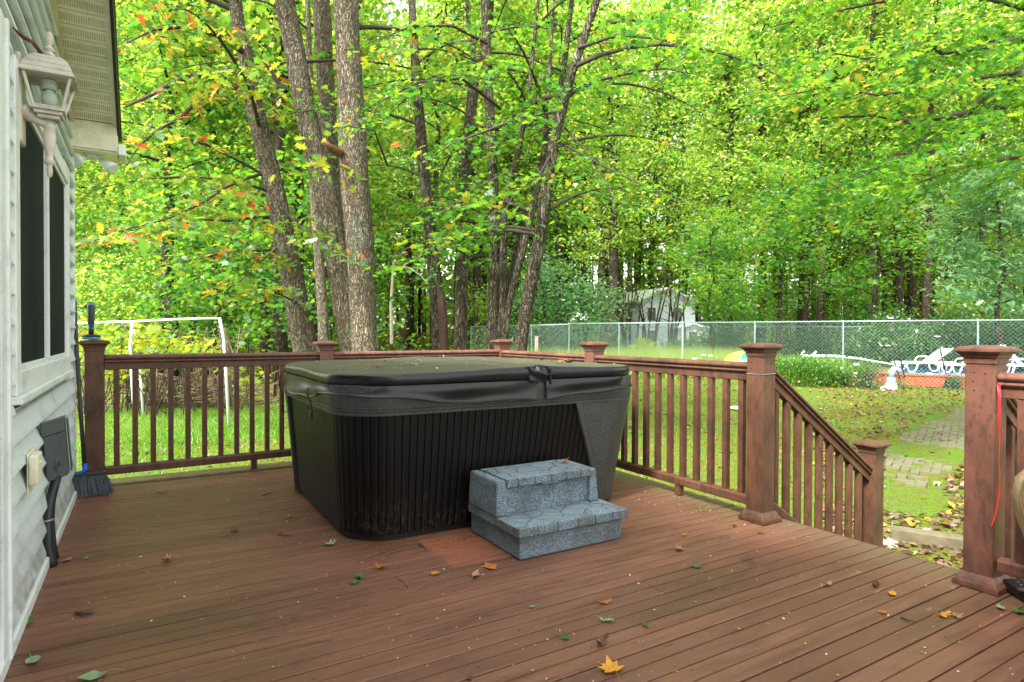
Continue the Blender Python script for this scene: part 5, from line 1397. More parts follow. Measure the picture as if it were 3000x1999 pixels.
P, d, x = field(60000, 120, 1000, 5.6, 16, rng); P = P[keepout(P) & ((d < 11.8+1.4*np.sin(x*.01)) | (rng.uniform(0,1,len(d)) < .12))]; V.append(blades(P, .045, .011, rng, .7))
P, d, x = field(55000, 1050, 2260, 5.6, 19.5, rng); u = .5+.5*np.sin(P[:, 0]*1.3+np.sin(P[:, 1]*1.7)); P = P[keepout(P) & (rng.uniform(0, 1, len(d)) < np.where(x > 1850, .22, .85)*(.35+.65*u))]; V.append(blades(P, .055, .010, rng, .6))
P, d, x = field(15000, 230, 640, 9.5, 12.8, rng); V.append(blades(P, .10, .012, rng, .6))
gr_s = np_obj('grass', np.concatenate(V), 3, m_grass); gr_s['kind'] = 'stuff'; gr_s['label'] = 'green lawn grass around the deck'; gr_s['category'] = 'grass'
V = []
P, d, x = field(24000, 1130, 1760, 20.5, 31, rng); V.append(blades(P, .80, .026, rng, .4))
P, d, x = field(13000, 1740, 1935, 17.9, 25, rng); V.append(blades(P, .55, .022, rng, .45))
m_tall = leafmat('tall_grass_blade', [(0, C4(.11,.22,.03)), (.6, C4(.22,.34,.05)), (1, C4(.42,.42,.12))], [(0, C4(.3,.5,.06)), (1, C4(.6,.65,.15))], .4, .05)
tg = np_obj('tall_grass', np.concatenate(V), 3, m_tall); tg['kind'] = 'stuff'; tg['label'] = 'tall uncut yellow green grass inside the pool fence'; tg['category'] = 'grass'
P, d, x = field(30000, 100, 2400, 4.8, 22, rng); P = P[(keepout(P) | (rng.uniform(0,1,len(P)) < .05)) & ~((P[:,0]<3.3)&(P[:,1]<5.5)) & (rng.uniform(0,1,len(P)) < np.where(x > 1880, .9, .22))]
P2, d2_, x2_ = field(9000, 1880, 2330, 4.6, 9.5, rng); P = np.concatenate([P, P2[(P2[:, 0] > 3.9) & keepout(P2) & (rng.uniform(0,1,len(P2)) < .35)]])
P3 = np.concatenate([P, (gz_np(P[:, 0], P[:, 1])+rng.uniform(.01, .035, len(P)))[:, None]], 1)
P, d, x = field(14000, 300, 900, 12.2, 40, rng); P3 = np.concatenate([P3, np.concatenate([P, (gz_np(P[:, 0], P[:, 1])+.02)[:, None]], 1)])
li = np_obj('leaf_litter', leaves(P3, .062, TS, rng, .35, .35), 6, m_litter); li['kind'] = 'stuff'; li['label'] = 'fallen brown and yellow leaves scattered over the yard'; li['category'] = 'leaf litter'

# ================================================================== POOL YARD
m_galv = simple('galvanised_steel', C4(.24,.35,.36), .45, .1, 8, metal=.25)
m_white = simple('white_plastic', C4(.78,.80,.82), .4, .06, 9)
def fence(name, label, a, b, dzt, posts, ztop=1.50, h=1.9, mesh_sp=.105, wr=.0026, thick=None):
    """a, b: plan points; posts: parameters along a-b; returns thing"""
    t = thing(name, label, 'fence', (a[0], a[1], ground_z(*a)), 'chain link fence runs round the pool')
    A_ = Vector((a[0], a[1], ztop)); B_ = Vector((b[0], b[1], ztop+dzt)); L = (B_-A_).length
    obj('top_rail', MB().tube([A_, B_], .021, 8), m_galv, t, smooth=True)
    mb = MB(); H = h-.03; u0 = (B_-A_).normalized()
    def P(s, z): return A_+u0*s+Vector((0, 0, -H+z))
    s = -H
    while s < L:
        for sgn in (1, -1):
            s0, z0, s1, z1 = (s, 0, s+H, H) if sgn > 0 else (s, H, s+H, 0)
            if s0 < 0: f = (0-s0)/(s1-s0); z0 = z0+(z1-z0)*f; s0 = 0
            if s1 > L: f = (L-s0)/(s1-s0); z1 = z0+(z1-z0)*f; s1 = L
            if s1-s0 > .02: mb.tube([P(s0, z0), P(s1, z1)], wr, 3, cap=False)
        s += mesh_sp
    # knuckled top edge
    s = 0
    while s < L: mb.tube([P(s, H-.01), P(s+.008, H+.055)], wr, 3, cap=False); s += mesh_sp
    obj('mesh', mb, m_galv, t)
    for i, u in enumerate(posts):
        p = A_.lerp(B_, u); g_ = ground_z(p.x, p.y); r = .038 if (thick is not None and i == thick) else .021
        mb = MB().tube([(p.x, p.y, g_-.1), (p.x, p.y, p.z-.02+(.05 if r > .03 else 0))], r, 10); mb.lathe((p.x, p.y, p.z-.02), [(r*1.15, 0), (r*1.25, .02), (r*.9, .05), (.005, .065)], 10)
        obj('post', mb, m_galv, t, smooth=False)
    return t
FA = at(1667, 985, 24.0); FB = at(2000, 985, 21.3); FC = at(3080, 985, 15.6)
def xy(v): return (v.x, v.y)
fence('chain_link_fence', 'silvery chain link fence from the corner post to the thick white post', xy(FA), xy(FB), .0, [0, .47, 1], thick=2)
fence('chain_link_fence', 'silvery chain link fence running right from the thick white post past the planters', xy(FB+(FC-FB)*.006), xy(FC), .0, [.245, .51, .845, 1.0])
FD = at(1380, 985, 29.5)
fence('chain_link_fence', 'dim chain link fence receding left behind the dark leaning maple', xy(FA+(FD-FA)*.01), xy(FD), -.05, [.33, .72, 1.0], ztop=1.47, mesh_sp=.085)
BA = at(1850, 985, 34); BB = at(3100, 985, 27.5)
fence('chain_link_fence', 'far chain link fence on the other side of the pool', xy(BA), xy(BB), 0, [0, .25, .5, .75, 1.0], ztop=1.5, h=1.85, mesh_sp=.12)
mb = MB(); p = gat(1572, 25); mb.box(p.x-.05, p.x+.05, p.y-.05, p.y+.05, p.z-.1, p.z+1.35); tag(obj('wooden_post', mb, simple('pale_wood', C4(.42,.38,.30), .8), loc=p), 'pale wooden post behind the dark leaning maple trunk', 'post')
# plain white tape wrapped round the post head is part of the thick post

# pool
pc0 = at(2620, 985, 21.5); pc1 = at(3150, 985, 20.2); pc2 = at(3120, 985, 27.0); pc3 = at(2640, 985, 27.6); gz0 = -.22
pool = thing('swimming_pool', 'in ground pool with white coping and blue tiled wall behind the terracotta planters', 'pool', (pc0.x, pc0.y, gz0))
PP = [Vector((p.x, p.y)) for p in (pc0, pc1, pc2, pc3)]; cc = sum(PP, Vector((0, 0)))/4
def ringbox(k0, k1, z0, z1):
    mb = MB(); o = [cc+(p-cc)*k1 for p in PP]; i_ = [cc+(p-cc)*k0 for p in PP]
    for j in ((1, 2, 3) if k0 >= 1 else range(4)):
        a, b, c_, d = o[j], o[(j+1) % 4], i_[(j+1) % 4], i_[j]
        mb.add([(v.x, v.y, z0) for v in (a, b, c_, d)]+[(v.x, v.y, z1) for v in (a, b, c_, d)], [(3,2,1,0),(4,5,6,7),(0,1,5,4),(1,2,6,5),(2,3,7,6),(3,0,4,7)])
    return mb
obj('coping', ringbox(1.0, 1.06, gz0-.05, gz0+.06), m_white, pool, bevel=.01)
M = Mat('blue_pool_tile', C4(.05,.16,.55), .25); M.col(M.ramp(M.vor(9, M.coord((1,1,3)), 'F1', 'Distance', .4), [(.2, C4(.03,.10,.42)), (.6, C4(.16,.34,.75))])); m_tile = M.m
obj('liner', ringbox(.985, 1.0, gz0-.7, gz0+.0), m_tile, pool)
M = Mat('pool_water', C4(.03,.14,.36), .06, .5); M.bump(M.noise(3.5, 4), .25, .05); m_water = M.m
mb = MB(); mb.add([((cc+(p-cc)*.984).x, (cc+(p-cc)*.984).y, gz0-.10) for p in PP], [(0,1,2,3)]); obj('water', mb, m_water, pool)

def lounger(name_label, loc, rz, back=38):
    t = thing('lounger', name_label, 'lounger', loc, 'white plastic loungers by the pool')
    R_ = Matrix.Translation(Vector(loc)) @ Matrix.Rotation(rz, 4, 'Z')
    def o(n, mb, par=t, **k): mb.xf(R_); return obj(n, mb, m_white, par, **k)
    mb = MB()
    for s in (-.31, .31): mb.beam((-.72, s, .36), (1.15, s, .36), .05, .07)
    mb.beam((1.15, -.31, .36), (1.15, .31, .36), .05, .07); mb.beam((-.72, -.31, .36), (-.72, .31, .36), .05, .07)
    o('frame', mb, bevel=.01)
    mb = MB(); n = 9
    for i in range(n): X = .05+i*.118; mb.box(X, X+.085, -.285, .285, .375, .395)
    o('seat', mb)
    a = math.radians(back); mb = MB()
    dx, dz = -math.cos(a), math.sin(a)
    for s in (-.28, .28): mb.beam((.02, s, .385), (.02+dx*.86, s, .385+dz*.86), .05, .045)
    for i in range(7): k = .05+i*.122; mb.beam((.02+dx*k, -.28, .385+dz*k), (.02+dx*k, .28, .385+dz*k), .085, .022, Vector((-dz, 0, -dx)))
    o('backrest', mb)
    for s in (-.33, .33):
        mb = MB().tube([(.62, s, .33), (.66, s, .16), (.74, s, .05), (.84, s, .02), (.94, s, .05), (1.0, s, .2), (1.04, s, .33)], .027, 8); o('leg', mb, smooth=True)
        mb = MB().tube([(-.62, s, .33), (-.60, s, .14), (-.52, s, .03), (-.36, s, .02), (-.26, s, .12), (-.22, s, .33)], .027, 8); o('leg', mb, smooth=True)
        mb = MB().tube([(-.30, s, .38), (-.26, s, .52), (-.12, s, .57), (.16, s, .57), (.24, s, .52), (.30, s, .38)], .026, 8); o('armrest', mb, smooth=True)
    return t
g1 = gat(2722, 21.6+.9); g1.z = -.26; lounger('white plastic lounger left of the stained front post, backrest raised towards the right', g1, math.radians(180)-YAW+.0, 36)
g2 = gat(2990, 21.6); g2.z = -.30; lounger('white plastic lounger right of the stained front post with its backrest steeply raised', g2, math.radians(0)-YAW-.5, 52)
g3 = gat(2840, 23.2); g3.z = -.36; lounger('white plastic lounger mostly hidden behind the stained front post', g3, math.radians(180)-YAW+.15, 36)

m_terra = simple('terracotta', C4(.38,.105,.045), .7, .25, 5)
m_soil = simple('potting_soil', C4(.03,.022,.016), .95)
def planter(label, x, d, L, rot, plants=True):
    g_ = gat(x, d); t = thing('planter', label, 'planter', g_, 'terracotta coloured planters along the fence')
    R_ = Matrix.Translation(g_) @ Matrix.Rotation(rot, 4, 'Z')
    mb = MB(); w0, w1 = .16, .23; l0, l1 = L*.42, L*.5; hh = .36
    mb.v = [(-l0,-w0,0),(l0,-w0,0),(l0,w0,0),(-l0,w0,0),(-l1,-w1,hh),(l1,-w1,hh),(l1,w1,hh),(-l1,w1,hh)]
    mb.f = [(0,3,2,1),(0,1,5,4),(1,2,6,5),(2,3,7,6),(3,0,4,7)]
    b = 8; k = .93; mb.v += [(-l1*k,-w1*.88,hh),(l1*k,-w1*.88,hh),(l1*k,w1*.88,hh),(-l1*k,w1*.88,hh),(-l1*k,-w1*.8,hh-.06),(l1*k,-w1*.8,hh-.06),(l1*k,w1*.8,hh-.06),(-l1*k,w1*.8,hh-.06)]
    mb.f += [(4,5,9,8),(5,6,10,9),(6,7,11,10),(7,4,8,11),(8,9,13,12),(9,10,14,13),(10,11,15,14),(11,8,12,15)]
    mb.xf(R_); obj('pot', mb, m_terra, t)
    mb = MB(); mb.box(-l1-.02, l1+.02, -w1-.02, -w1-.0005, hh-.035, hh+.008); mb.box(-l1-.02, l1+.02, w1+.0005, w1+.02, hh-.035, hh+.008); mb.box(-l1-.02, -l1-.0005, -w1, w1, hh-.035, hh+.008); mb.box(l1+.0005, l1+.02, -w1, w1, hh-.035, hh+.008)
    mb.xf(R_); obj('rim', mb, m_terra, t)
    mb = MB().box(-l1*k, l1*k, -w1*.84, w1*.84, hh-.058, hh-.045); mb.xf(R_); obj('soil', mb, m_soil, t); return t
fdir = math.atan2((FC-FB).y, (FC-FB).x)
planter('leftmost terracotta planter half covered by green plants', 2555, 18.9, 1.25, fdir)
planter('middle terracotta planter between the fence posts below the pool', 2698, 18.2, 1.28, fdir)
planter('right terracotta planter cut off by the stained front post', 2845, 17.6, 1.2, fdir)
# small weeds over the planters
rng = np.random.default_rng(301)
def tuft(label, x, y, d, n, sx, sz, mat=m_leaf_maple, size=.05, name='plant'):
    c_ = at(x, y, d); P = rng.normal(0, 1, (n, 3))*np.array([sx, sx, sz])+np.array(c_); g_ = ground_z(c_.x, c_.y); P[:, 2] = np.maximum(P[:, 2], g_+.02)
    t = thing(name, label, 'plant', (c_.x, c_.y, g_)); mb = MB()
    for p in P[::6]: mb.tube([(c_.x+(p[0]-c_.x)*.3, c_.y+(p[1]-c_.y)*.3, g_), ((p[0]+c_.x)/2, (p[1]+c_.y)/2, (p[2]+g_)/2+.05), tuple(p)], [.005,.004,.002], 3, cap=False)
    obj('stems', mb, m_twig, t); np_obj('foliage', leaves(P, size, TS, rng, .9), 6, mat, t)
tuft('bright green weeds growing over the leftmost planter', 2530, 1078, 18.8, 900, .30, .12)
tuft('dark weeds at the foot of the fence post near the leftmost planter', 2540, 1128, 17.7, 400, .22, .09, m_leaf_shrub)
tuft('sparse yellow green weed in front of the middle planter', 2650, 1125, 17.8, 120, .12, .10, m_leaf_yellow)
tuft('dark leafy plant between the middle and right planters', 2795, 1125, 17.6, 500, .13, .16, m_leaf_shrub)
# poles
def pole(label, pts, r, head, name='pool_brush'):
    t = thing(name, label, 'pool brush', pts[0]); obj('pole', MB().tube(pts, r, 8), m_black, t, smooth=True)
    e = pts[-1]; u = (pts[-1]-pts[-2]).normalized()
    if head: obj('head', MB().beam(e-RT*.13+u*.02, e+RT*.13+u*.02, .05, .05), m_black, t, bevel=.006); obj('head_cap', MB().beam(e-RT*.07+u*.06, e+RT*.07+u*.06, .03, .025), m_white, t)
    return t
pole('tall black pool brush pole leaning over the top of the fence', [at(2650,1108,18.0), at(2632,1020,18.0), at(2611,938,18.0)], .022, True)
pole('shorter black pole leaning left of the tall pool brush', [at(2640,1120,18.2), at(2622,1065,18.3), at(2603,1018,18.3)], .016, True)
pole('black and grey pole with a brush head in front of the white lounger', [at(2776,1112,18.0), at(2760,1050,18.0), at(2748,992,18.0)], .018, True)
mb = MB().lathe(tuple(at(2782,1135,17.9)), [(.12,-.08),(.15,.0),(.12,.14),(.05,.27)], 10); tag(obj('net_basket', mb, m_black, loc=at(2782,1135,17.9)), 'black drooping pool net between the middle and right planters', 'pool net')
wc = thing('watering_can', 'white and light blue plastic can lying at the foot of the fence between two planters', 'watering can', gat(2615, 17.3))
c_ = gat(2612, 17.3); m_lblue = simple('light_blue_plastic', C4(.22,.42,.66), .4)
obj('body', MB().lathe((c_.x, c_.y, c_.z), [(.13,0),(.16,.02),(.15,.12),(.12,.19)], 16), m_white, wc, smooth=True)
obj('band', MB().lathe((c_.x, c_.y, c_.z), [(.121,.19),(.105,.26)], 16), m_lblue, wc, smooth=True)
obj('top', MB().lathe((c_.x, c_.y, c_.z), [(.105,.26),(.10,.31),(.075,.34)], 16), m_white, wc, smooth=True)
obj('neck', MB().lathe((c_.x, c_.y, c_.z), [(.07,.34),(.06,.42),(.09,.45)], 14), m_lblue, wc, smooth=True)
obj('handle', MB().tube([c_-RT*.12+Vector((0,0,.10)), c_-RT*.24+Vector((0,0,.07)), c_-RT*.30+Vector((0,0,.02)), c_-RT*.22+Vector((0,0,-.03)), c_-RT*.12+Vector((0,0,.02))], .022, 8), m_white, wc, smooth=True)
# white flower heads
m_flower = simple('white_petals', C4(.82,.82,.80), .6, .05)
fl_l = ['white round flower head above the green plants left of centre', 'white round flower head at the right end of the green plants', 'small white flower head at the left end of the green plants', 'white flower head in the grass left of the tall brown post', 'white flower head beside the tall pool brush', 'white flower head over the middle planter', 'second white flower head over the middle planter', 'white flower head in grass right of the blue inflatable', 'white flower head between blue inflatable and ball', 'white flower head near the left planter end']
for (x, y, d, s), lb in zip([(2391,1062,18.4,.11),(2507,1070,18.4,.11),(2318,1070,18.6,.07),(2035,1052,20.6,.09),(2625,1082,18.0,.13),(2722,1097,18.3,.12),(2745,1103,18.3,.11),(2062,1042,21.2,.07),(2082,1044,21,.08),(2506,1096,18.1,.06)], fl_l):
    c_ = at(x, y, d); g_ = ground_z(c_.x, c_.y); t = thing('white_flower', lb, 'flower', (c_.x, c_.y, g_), 'white flower heads by the fence')
    obj('stem', MB().tube([(c_.x, c_.y, g_), (c_.x+.01, c_.y, (c_.z+g_)/2), (c_.x, c_.y, c_.z-.01)], .006, 5), m_twig, t)
    mb = MB(); mb.lathe((c_.x, c_.y, c_.z), [(s*.25,-.02),(s*.8,-.012),(s,.012),(s*.75,.035),(s*.2,.045)], 11); obj('head', mb, m_flower, t, smooth=True)
# inflatables, ball, pipe
m_inf = simple('pale_blue_vinyl', C4(.34,.54,.70), .35, .2, 3)
def blob(c_, sx, sy, sz, seed, n=22, rot=0):
    rg = random.Random(seed); mb = MB(); nv = 9; ca, sa = math.cos(rot), math.sin(rot)
    for v in range(nv+1):
        for u in range(n):
            th = 2*math.pi*u/n; ph = math.pi/2*v/nv; wr = 1+.07*math.sin(3*th+seed)+.05*math.sin(5*th+ph*3)
            X = sx*wr*math.cos(th)*math.cos(ph); Y = sy*wr*math.sin(th)*math.cos(ph); mb.v.append((c_.x+X*ca-Y*sa, c_.y+X*sa+Y*ca, c_.z+sz*math.sin(ph)*(1+.12*math.sin(2*th+seed))+.03*math.sin(4*th)*math.cos(ph)))
    for v in range(nv):
        for u in range(n): mb.f.append((v*n+u, v*n+(u+1) % n, (v+1)*n+(u+1) % n, (v+1)*n+u))
    return mb
c_ = gat(1893, 21.8); c_.z += .30; tag(obj('inflatable', blob(c_, .72, .35, .30, 2, rot=-YAW), m_inf, smooth=True, loc=c_), 'pale blue crumpled pool inflatable lying in grass behind the fence', 'inflatable')
c_ = gat(1925, 23.0); c_.z += .12; tag(obj('pool_float', blob(c_, 1.55, .30, .20, 5, rot=-YAW), m_inf, smooth=True, loc=c_), 'long flat pale blue float lying under the crumpled inflatable', 'pool float')
bb = gat(2192, 20.6); ball = thing('beach_ball', 'big beach ball of orange, green and yellow panels behind the tall brown post', 'ball', bb)
for k, (nm, cl) in enumerate((('orange', C4(.75,.36,.08)), ('green', C4(.02,.32,.12)), ('white', C4(.7,.7,.65)), ('yellow', C4(.8,.55,.02)), ('blue', C4(.05,.2,.5)), ('orange', C4(.75,.36,.08)))):
    mb = MB(); nu, nv = 6, 12
    for v in range(nv+1):
        for u in range(nu+1):
            th = math.radians(200)-YAW+math.radians(60)*(k+u/nu)+math.radians(-30); ph = -math.pi/2+math.pi*v/nv
            mb.v.append((bb.x+.80*math.cos(th)*math.cos(ph), bb.y+.80*math.sin(th)*math.cos(ph), bb.z+.50+.46*math.sin(ph)))
    for v in range(nv):
        for u in range(nu): mb.f.append((v*(nu+1)+u, v*(nu+1)+u+1, (v+1)*(nu+1)+u+1, (v+1)*(nu+1)+u))
    obj('panel', mb, simple('ball_'+nm+str(k), cl, .35, .05), ball, smooth=True)
pi_ = thing('white_pipe', 'pale curved pipe with two short prongs lying over the green plants', 'pipe', gat(2450, 19.5))
obj('pipe', MB().tube([at(2350,1043,19.6), at(2400,1044,19.5), at(2460,1045,19.4), at(2520,1052,19.2), at(2590,1064,19.0), at(2640,1072,18.9)], [.05,.055,.045,.035,.03,.025], 10), simple('pale_blue_pipe', C4(.55,.68,.72), .4), pi_, smooth=True)
for (a, b) in (((2346,1042),(2356,1029)), ((2378,1043),(2391,1030))): obj('prong', MB().tube([at(*a,19.6), at(*b,19.5)], .03, 8), m_white, pi_, smooth=True)
lid_c = gat(2163, 13.2); tag(obj('plastic_disc', MB().lathe((lid_c.x, lid_c.y, lid_c.z+.03), [(.10,0),(.16,.02),(.16,.05),(.13,.055)], 14), m_white, loc=lid_c), 'white plastic disc lying on the lawn left of the tall brown post', 'disc')
# patio lamps behind the fence corner
for (x, y, d, s), lb in zip([(1697,922,30,.26),(1710,933,30.5,.22),(1680,938,30.2,.22),(1718,928,31,.18)], ['tallest white conical patio lamp behind the fence corner', 'second white patio lamp right of the tallest one', 'low white patio lamp left of the tallest one', 'small white patio lamp at the right of the lamp cluster']):
    c_ = at(x, y, d); t = thing('patio_lamp', lb, 'lamp', (c_.x, c_.y, ground_z(c_.x, c_.y)), 'white patio lamps behind the fence corner')
    obj('pole', MB().tube([(c_.x, c_.y, ground_z(c_.x, c_.y)), (c_.x, c_.y, c_.z-.05)], .02, 6), m_black, t)
    obj('shade', MB().lathe(tuple(c_), [(s,-.10),(s*.75,-.02),(s*.3,.08),(s*.12,.14),(.02,.24)], 14), m_white, t)

# ================================================================== HOUSES AND SHED FAR OFF
def hbox(name, label, x, d, W_, D_, H_, rise, wallm, roofm, wins, gable_front=True, z0=None, cat='house', yaw=0.):
    g_ = gat(x, d); z0 = g_.z if z0 is None else z0; t = thing(name, label, cat, (g_.x, g_.y, z0))
    R_ = Matrix.Translation(Vector((g_.x, g_.y, z0))) @ Matrix.Rotation(-YAW+yaw, 4, 'Z')
    def o(n, mb, m, par=t, **k): mb.xf(R_); return obj(n, mb, m, par, **k)
    mb = MB(); w2, d2 = W_/2, D_
    mb.v = [(-w2,0,-.5),(w2,0,-.5),(w2,0,H_),(0,0,H_+rise),(-w2,0,H_),(-w2,d2,-.5),(w2,d2,-.5),(w2,d2,H_),(0,d2,H_+rise),(-w2,d2,H_)]
    mb.f = [(0,1,2,3,4),(9,8,7,6,5),(1,6,7,2),(5,0,4,9)]; o('wall', mb, wallm)
    mb = MB(); e = .35
    for s in (-1, 1):
        k = rise/w2; x1 = s*(w2+e); z1 = H_-k*e
        v = [(0,-e,H_+rise+.02),(x1,-e,z1+.02),(x1,d2+e,z1+.02),(0,d2+e,H_+rise+.02)]
        v2 = [(a,b,c+.14) for a,b,c in v]; mb.add(v+v2, [(3,2,1,0),(4,5,6,7),(0,1,5,4),(1,2,6,5),(2,3,7,6),(3,0,4,7)])
    o('roof', mb, roofm)
    for (wx, wz, ww, wh) in wins:
        mb = MB(); frame_y = -.05
        mb.box(wx-ww/2-.08, wx+ww/2+.08, -.06, -.01, wz-.08, wz+wh+.08); f = o('window', mb, m_white)
        mb = MB(); mb.box(wx-ww/2, wx+ww/2, -.08, -.065, wz, wz+wh); o('pane', mb, m_glass_dark, f)
    return t
m_hs = simple('grey_blue_siding', C4(.55,.64,.72), .6, .06, 2); m_hlit = simple('lit_white_siding', C4(.88,.90,.92), .6, .03, 2); m_pale = simple('pale_pink_siding', C4(.80,.70,.62), .6, .05, 2)
m_wroof = simple('pale_roof', C4(.62,.64,.66), .7, .08, 3)
hbox('grey_house', 'two storey grey blue house with white gable seen through the trees above the fence', 1955, 52, 5.6, 7, 3.9, 1.1, m_hs, m_wroof, [(-1.6,2.3,.8,1.1),(1.0,2.3,.8,1.1),(-1.6,.4,.8,1.1),(1.6,.5,.9,1.0)], yaw=.35)
hbox('annex', 'low pale blue annex to the right of the grey house', 2030, 51, 2.6, 4, 1.6, .4, m_hs, m_wroof, [(0,.5,.7,.9)])
hbox('lit_house_front', 'lit left front of the grey house painted white behind the stem thicket', 1860, 54, 4.4, 6, 3.4, 1.0, m_hlit, m_wroof, [(-.9,1.9,.8,1.0),(.9,1.9,.8,1.0)])  # lit side of the grey house, its brightness put into the white walls
hbox('distant_house', 'pale distant house glimpsed between trunks at the upper right of the pool fence', 2730, 74, 9, 6, 3.2, 1.2, m_pale, m_wroof, [(-2.8,1.2,1.0,1.2),(0,1.2,1.0,1.2),(2.8,1.2,1.0,1.2)])
hbox('distant_house', 'pale pink distant house glimpsed through leaves above the left goal frame', 320, 72, 10, 6, 5.0, 1.4, m_pale, m_wroof, [(-3,3.0,1.0,1.2),(0,3.0,1.0,1.2),(3,3.0,1.0,1.2)])
m_brownw = simple('orange_brown_wall', C4(.30,.125,.05), .8, .15, 4); m_shake = simple('brown_shingle', C4(.10,.075,.05), .9, .4, 14, .5)
sh = hbox('shed', 'small brown shingled shed between the big oak and the maples', 1160, 44, 2.2, 2.0, .75, .05, m_brownw, m_shake, [(.3,.15,.3,.3)], cat='shed', yaw=.3)
mb = MB(); g_ = gat(1160, 44); R_ = Matrix.Translation(g_) @ Matrix.Rotation(-YAW+.3, 4, 'Z')
mb.v = [(-1.3,-.5,.72),(1.3,-.5,.72),(1.15,.9,1.75),(-1.15,.9,1.75),(-1.3,-.5,.66),(1.3,-.5,.66),(1.15,.9,1.69),(-1.15,.9,1.69)]; mb.f = [(0,1,2,3),(7,6,5,4),(0,4,5,1),(1,5,6,2),(2,6,7,3),(3,7,4,0)]; mb.xf(R_)
obj('roof_slope', mb, m_shake, sh)

# ================================================================== GOAL FRAME AND YARD BITS
gf = thing('goal_frame', 'white plastic pipe goal frame standing in the grass behind the left railing', 'goal', gat(530, 11.6))
def gp(x, y, d): return at(x, y, d)
A0, A1 = gp(388,943,10.8), gp(397,1264,10.8); B0, B1 = gp(643,931,10.9), gp(671,1262,10.9)
m_pvc = simple('white_pvc', C4(.74,.77,.80), .35, .05)
obj('crossbar', MB().tube([gp(180,951,10.7), gp(300,945,10.75), A0, gp(520,936,10.85), gp(636,933,10.9)], .021, 8), m_pvc, gf, smooth=True)
obj('upright', MB().tube([A0, gp(382,1010,10.8), gp(386,1100,10.8), A1], .026, 8), m_pvc, gf, smooth=True)
obj('upright', MB().tube([B0, gp(655,990,10.9), gp(662,1080,10.9), B1], .026, 8), m_pvc, gf, smooth=True)
obj('rear_leg', MB().tube([gp(409,1060,12.2), gp(414,1140,12.2), gp(420,1222,12.2)], .024, 8), m_pvc, gf, smooth=True)
obj('rear_bar', MB().tube([gp(476,1047,12.4), gp(560,1041,12.4), gp(660,1040,11.4)], .018, 8), m_pvc, gf, smooth=True)
obj('ground_bar', MB().tube([A1+Vector((0,0,.03)), gp(500,1278,10.9), gp(590,1270,10.9), B1], .020, 8), m_pvc, gf, smooth=True)
obj('ground_bar', MB().tube([gp(400,1243,12.3), gp(460,1236,12.4), gp(540,1228,12.5)], .020, 8), m_pvc, gf, smooth=True)
mb = MB(); a, b = gat(2615, 5.45), gat(2850, 5.15); a.z += .05; b.z += .05; mb.beam(a, b, .14, .13); tag(obj('timber', mb, m_timber, loc=a, bevel=.01), 'weathered landscape timber lying in the leaves left of the front post', 'timber')
c_ = gat(2668, 4.62); c_.z = -.66; mb = MB(); mb.lathe(tuple(c_), [(.10,0),(.12,.03),(.125,.04)], 20); tag(obj('tray', mb, simple('teal_tray', C4(.01,.13,.10), .5), loc=c_), 'dark teal plastic tray just beyond the deck edge by the stairs', 'tray')
def stone(label, x, y, s, seed):
    p = None; zz = -.7
    rr = ray(x, y); k = (-.70-EYE)/rr.z; p = CAM0+rr*k; rg = random.Random(seed); mb = MB()
    mb = blob(Vector((p.x, p.y, ground_z(p.x, p.y)-.01)), s, s*.75, s*.45, seed, 12); tag(obj('stone', mb, simple('stone_'+str(seed), C4(.30,.24,.19), .9, .2, 20, .4), smooth=True, loc=p), label, 'stone', 'loose stones at the foot of the stairs')
stone('brown rounded stone behind the weathered timber', 2672, 1550, .055, 1); stone('flat grey stone beside the lower stair post', 2600, 1590, .12, 2); stone('small pale stone right of the rounded one', 2712, 1548, .05, 3); stone('pinkish stone in the leaf litter above the timber', 2745, 1420, .05, 4)

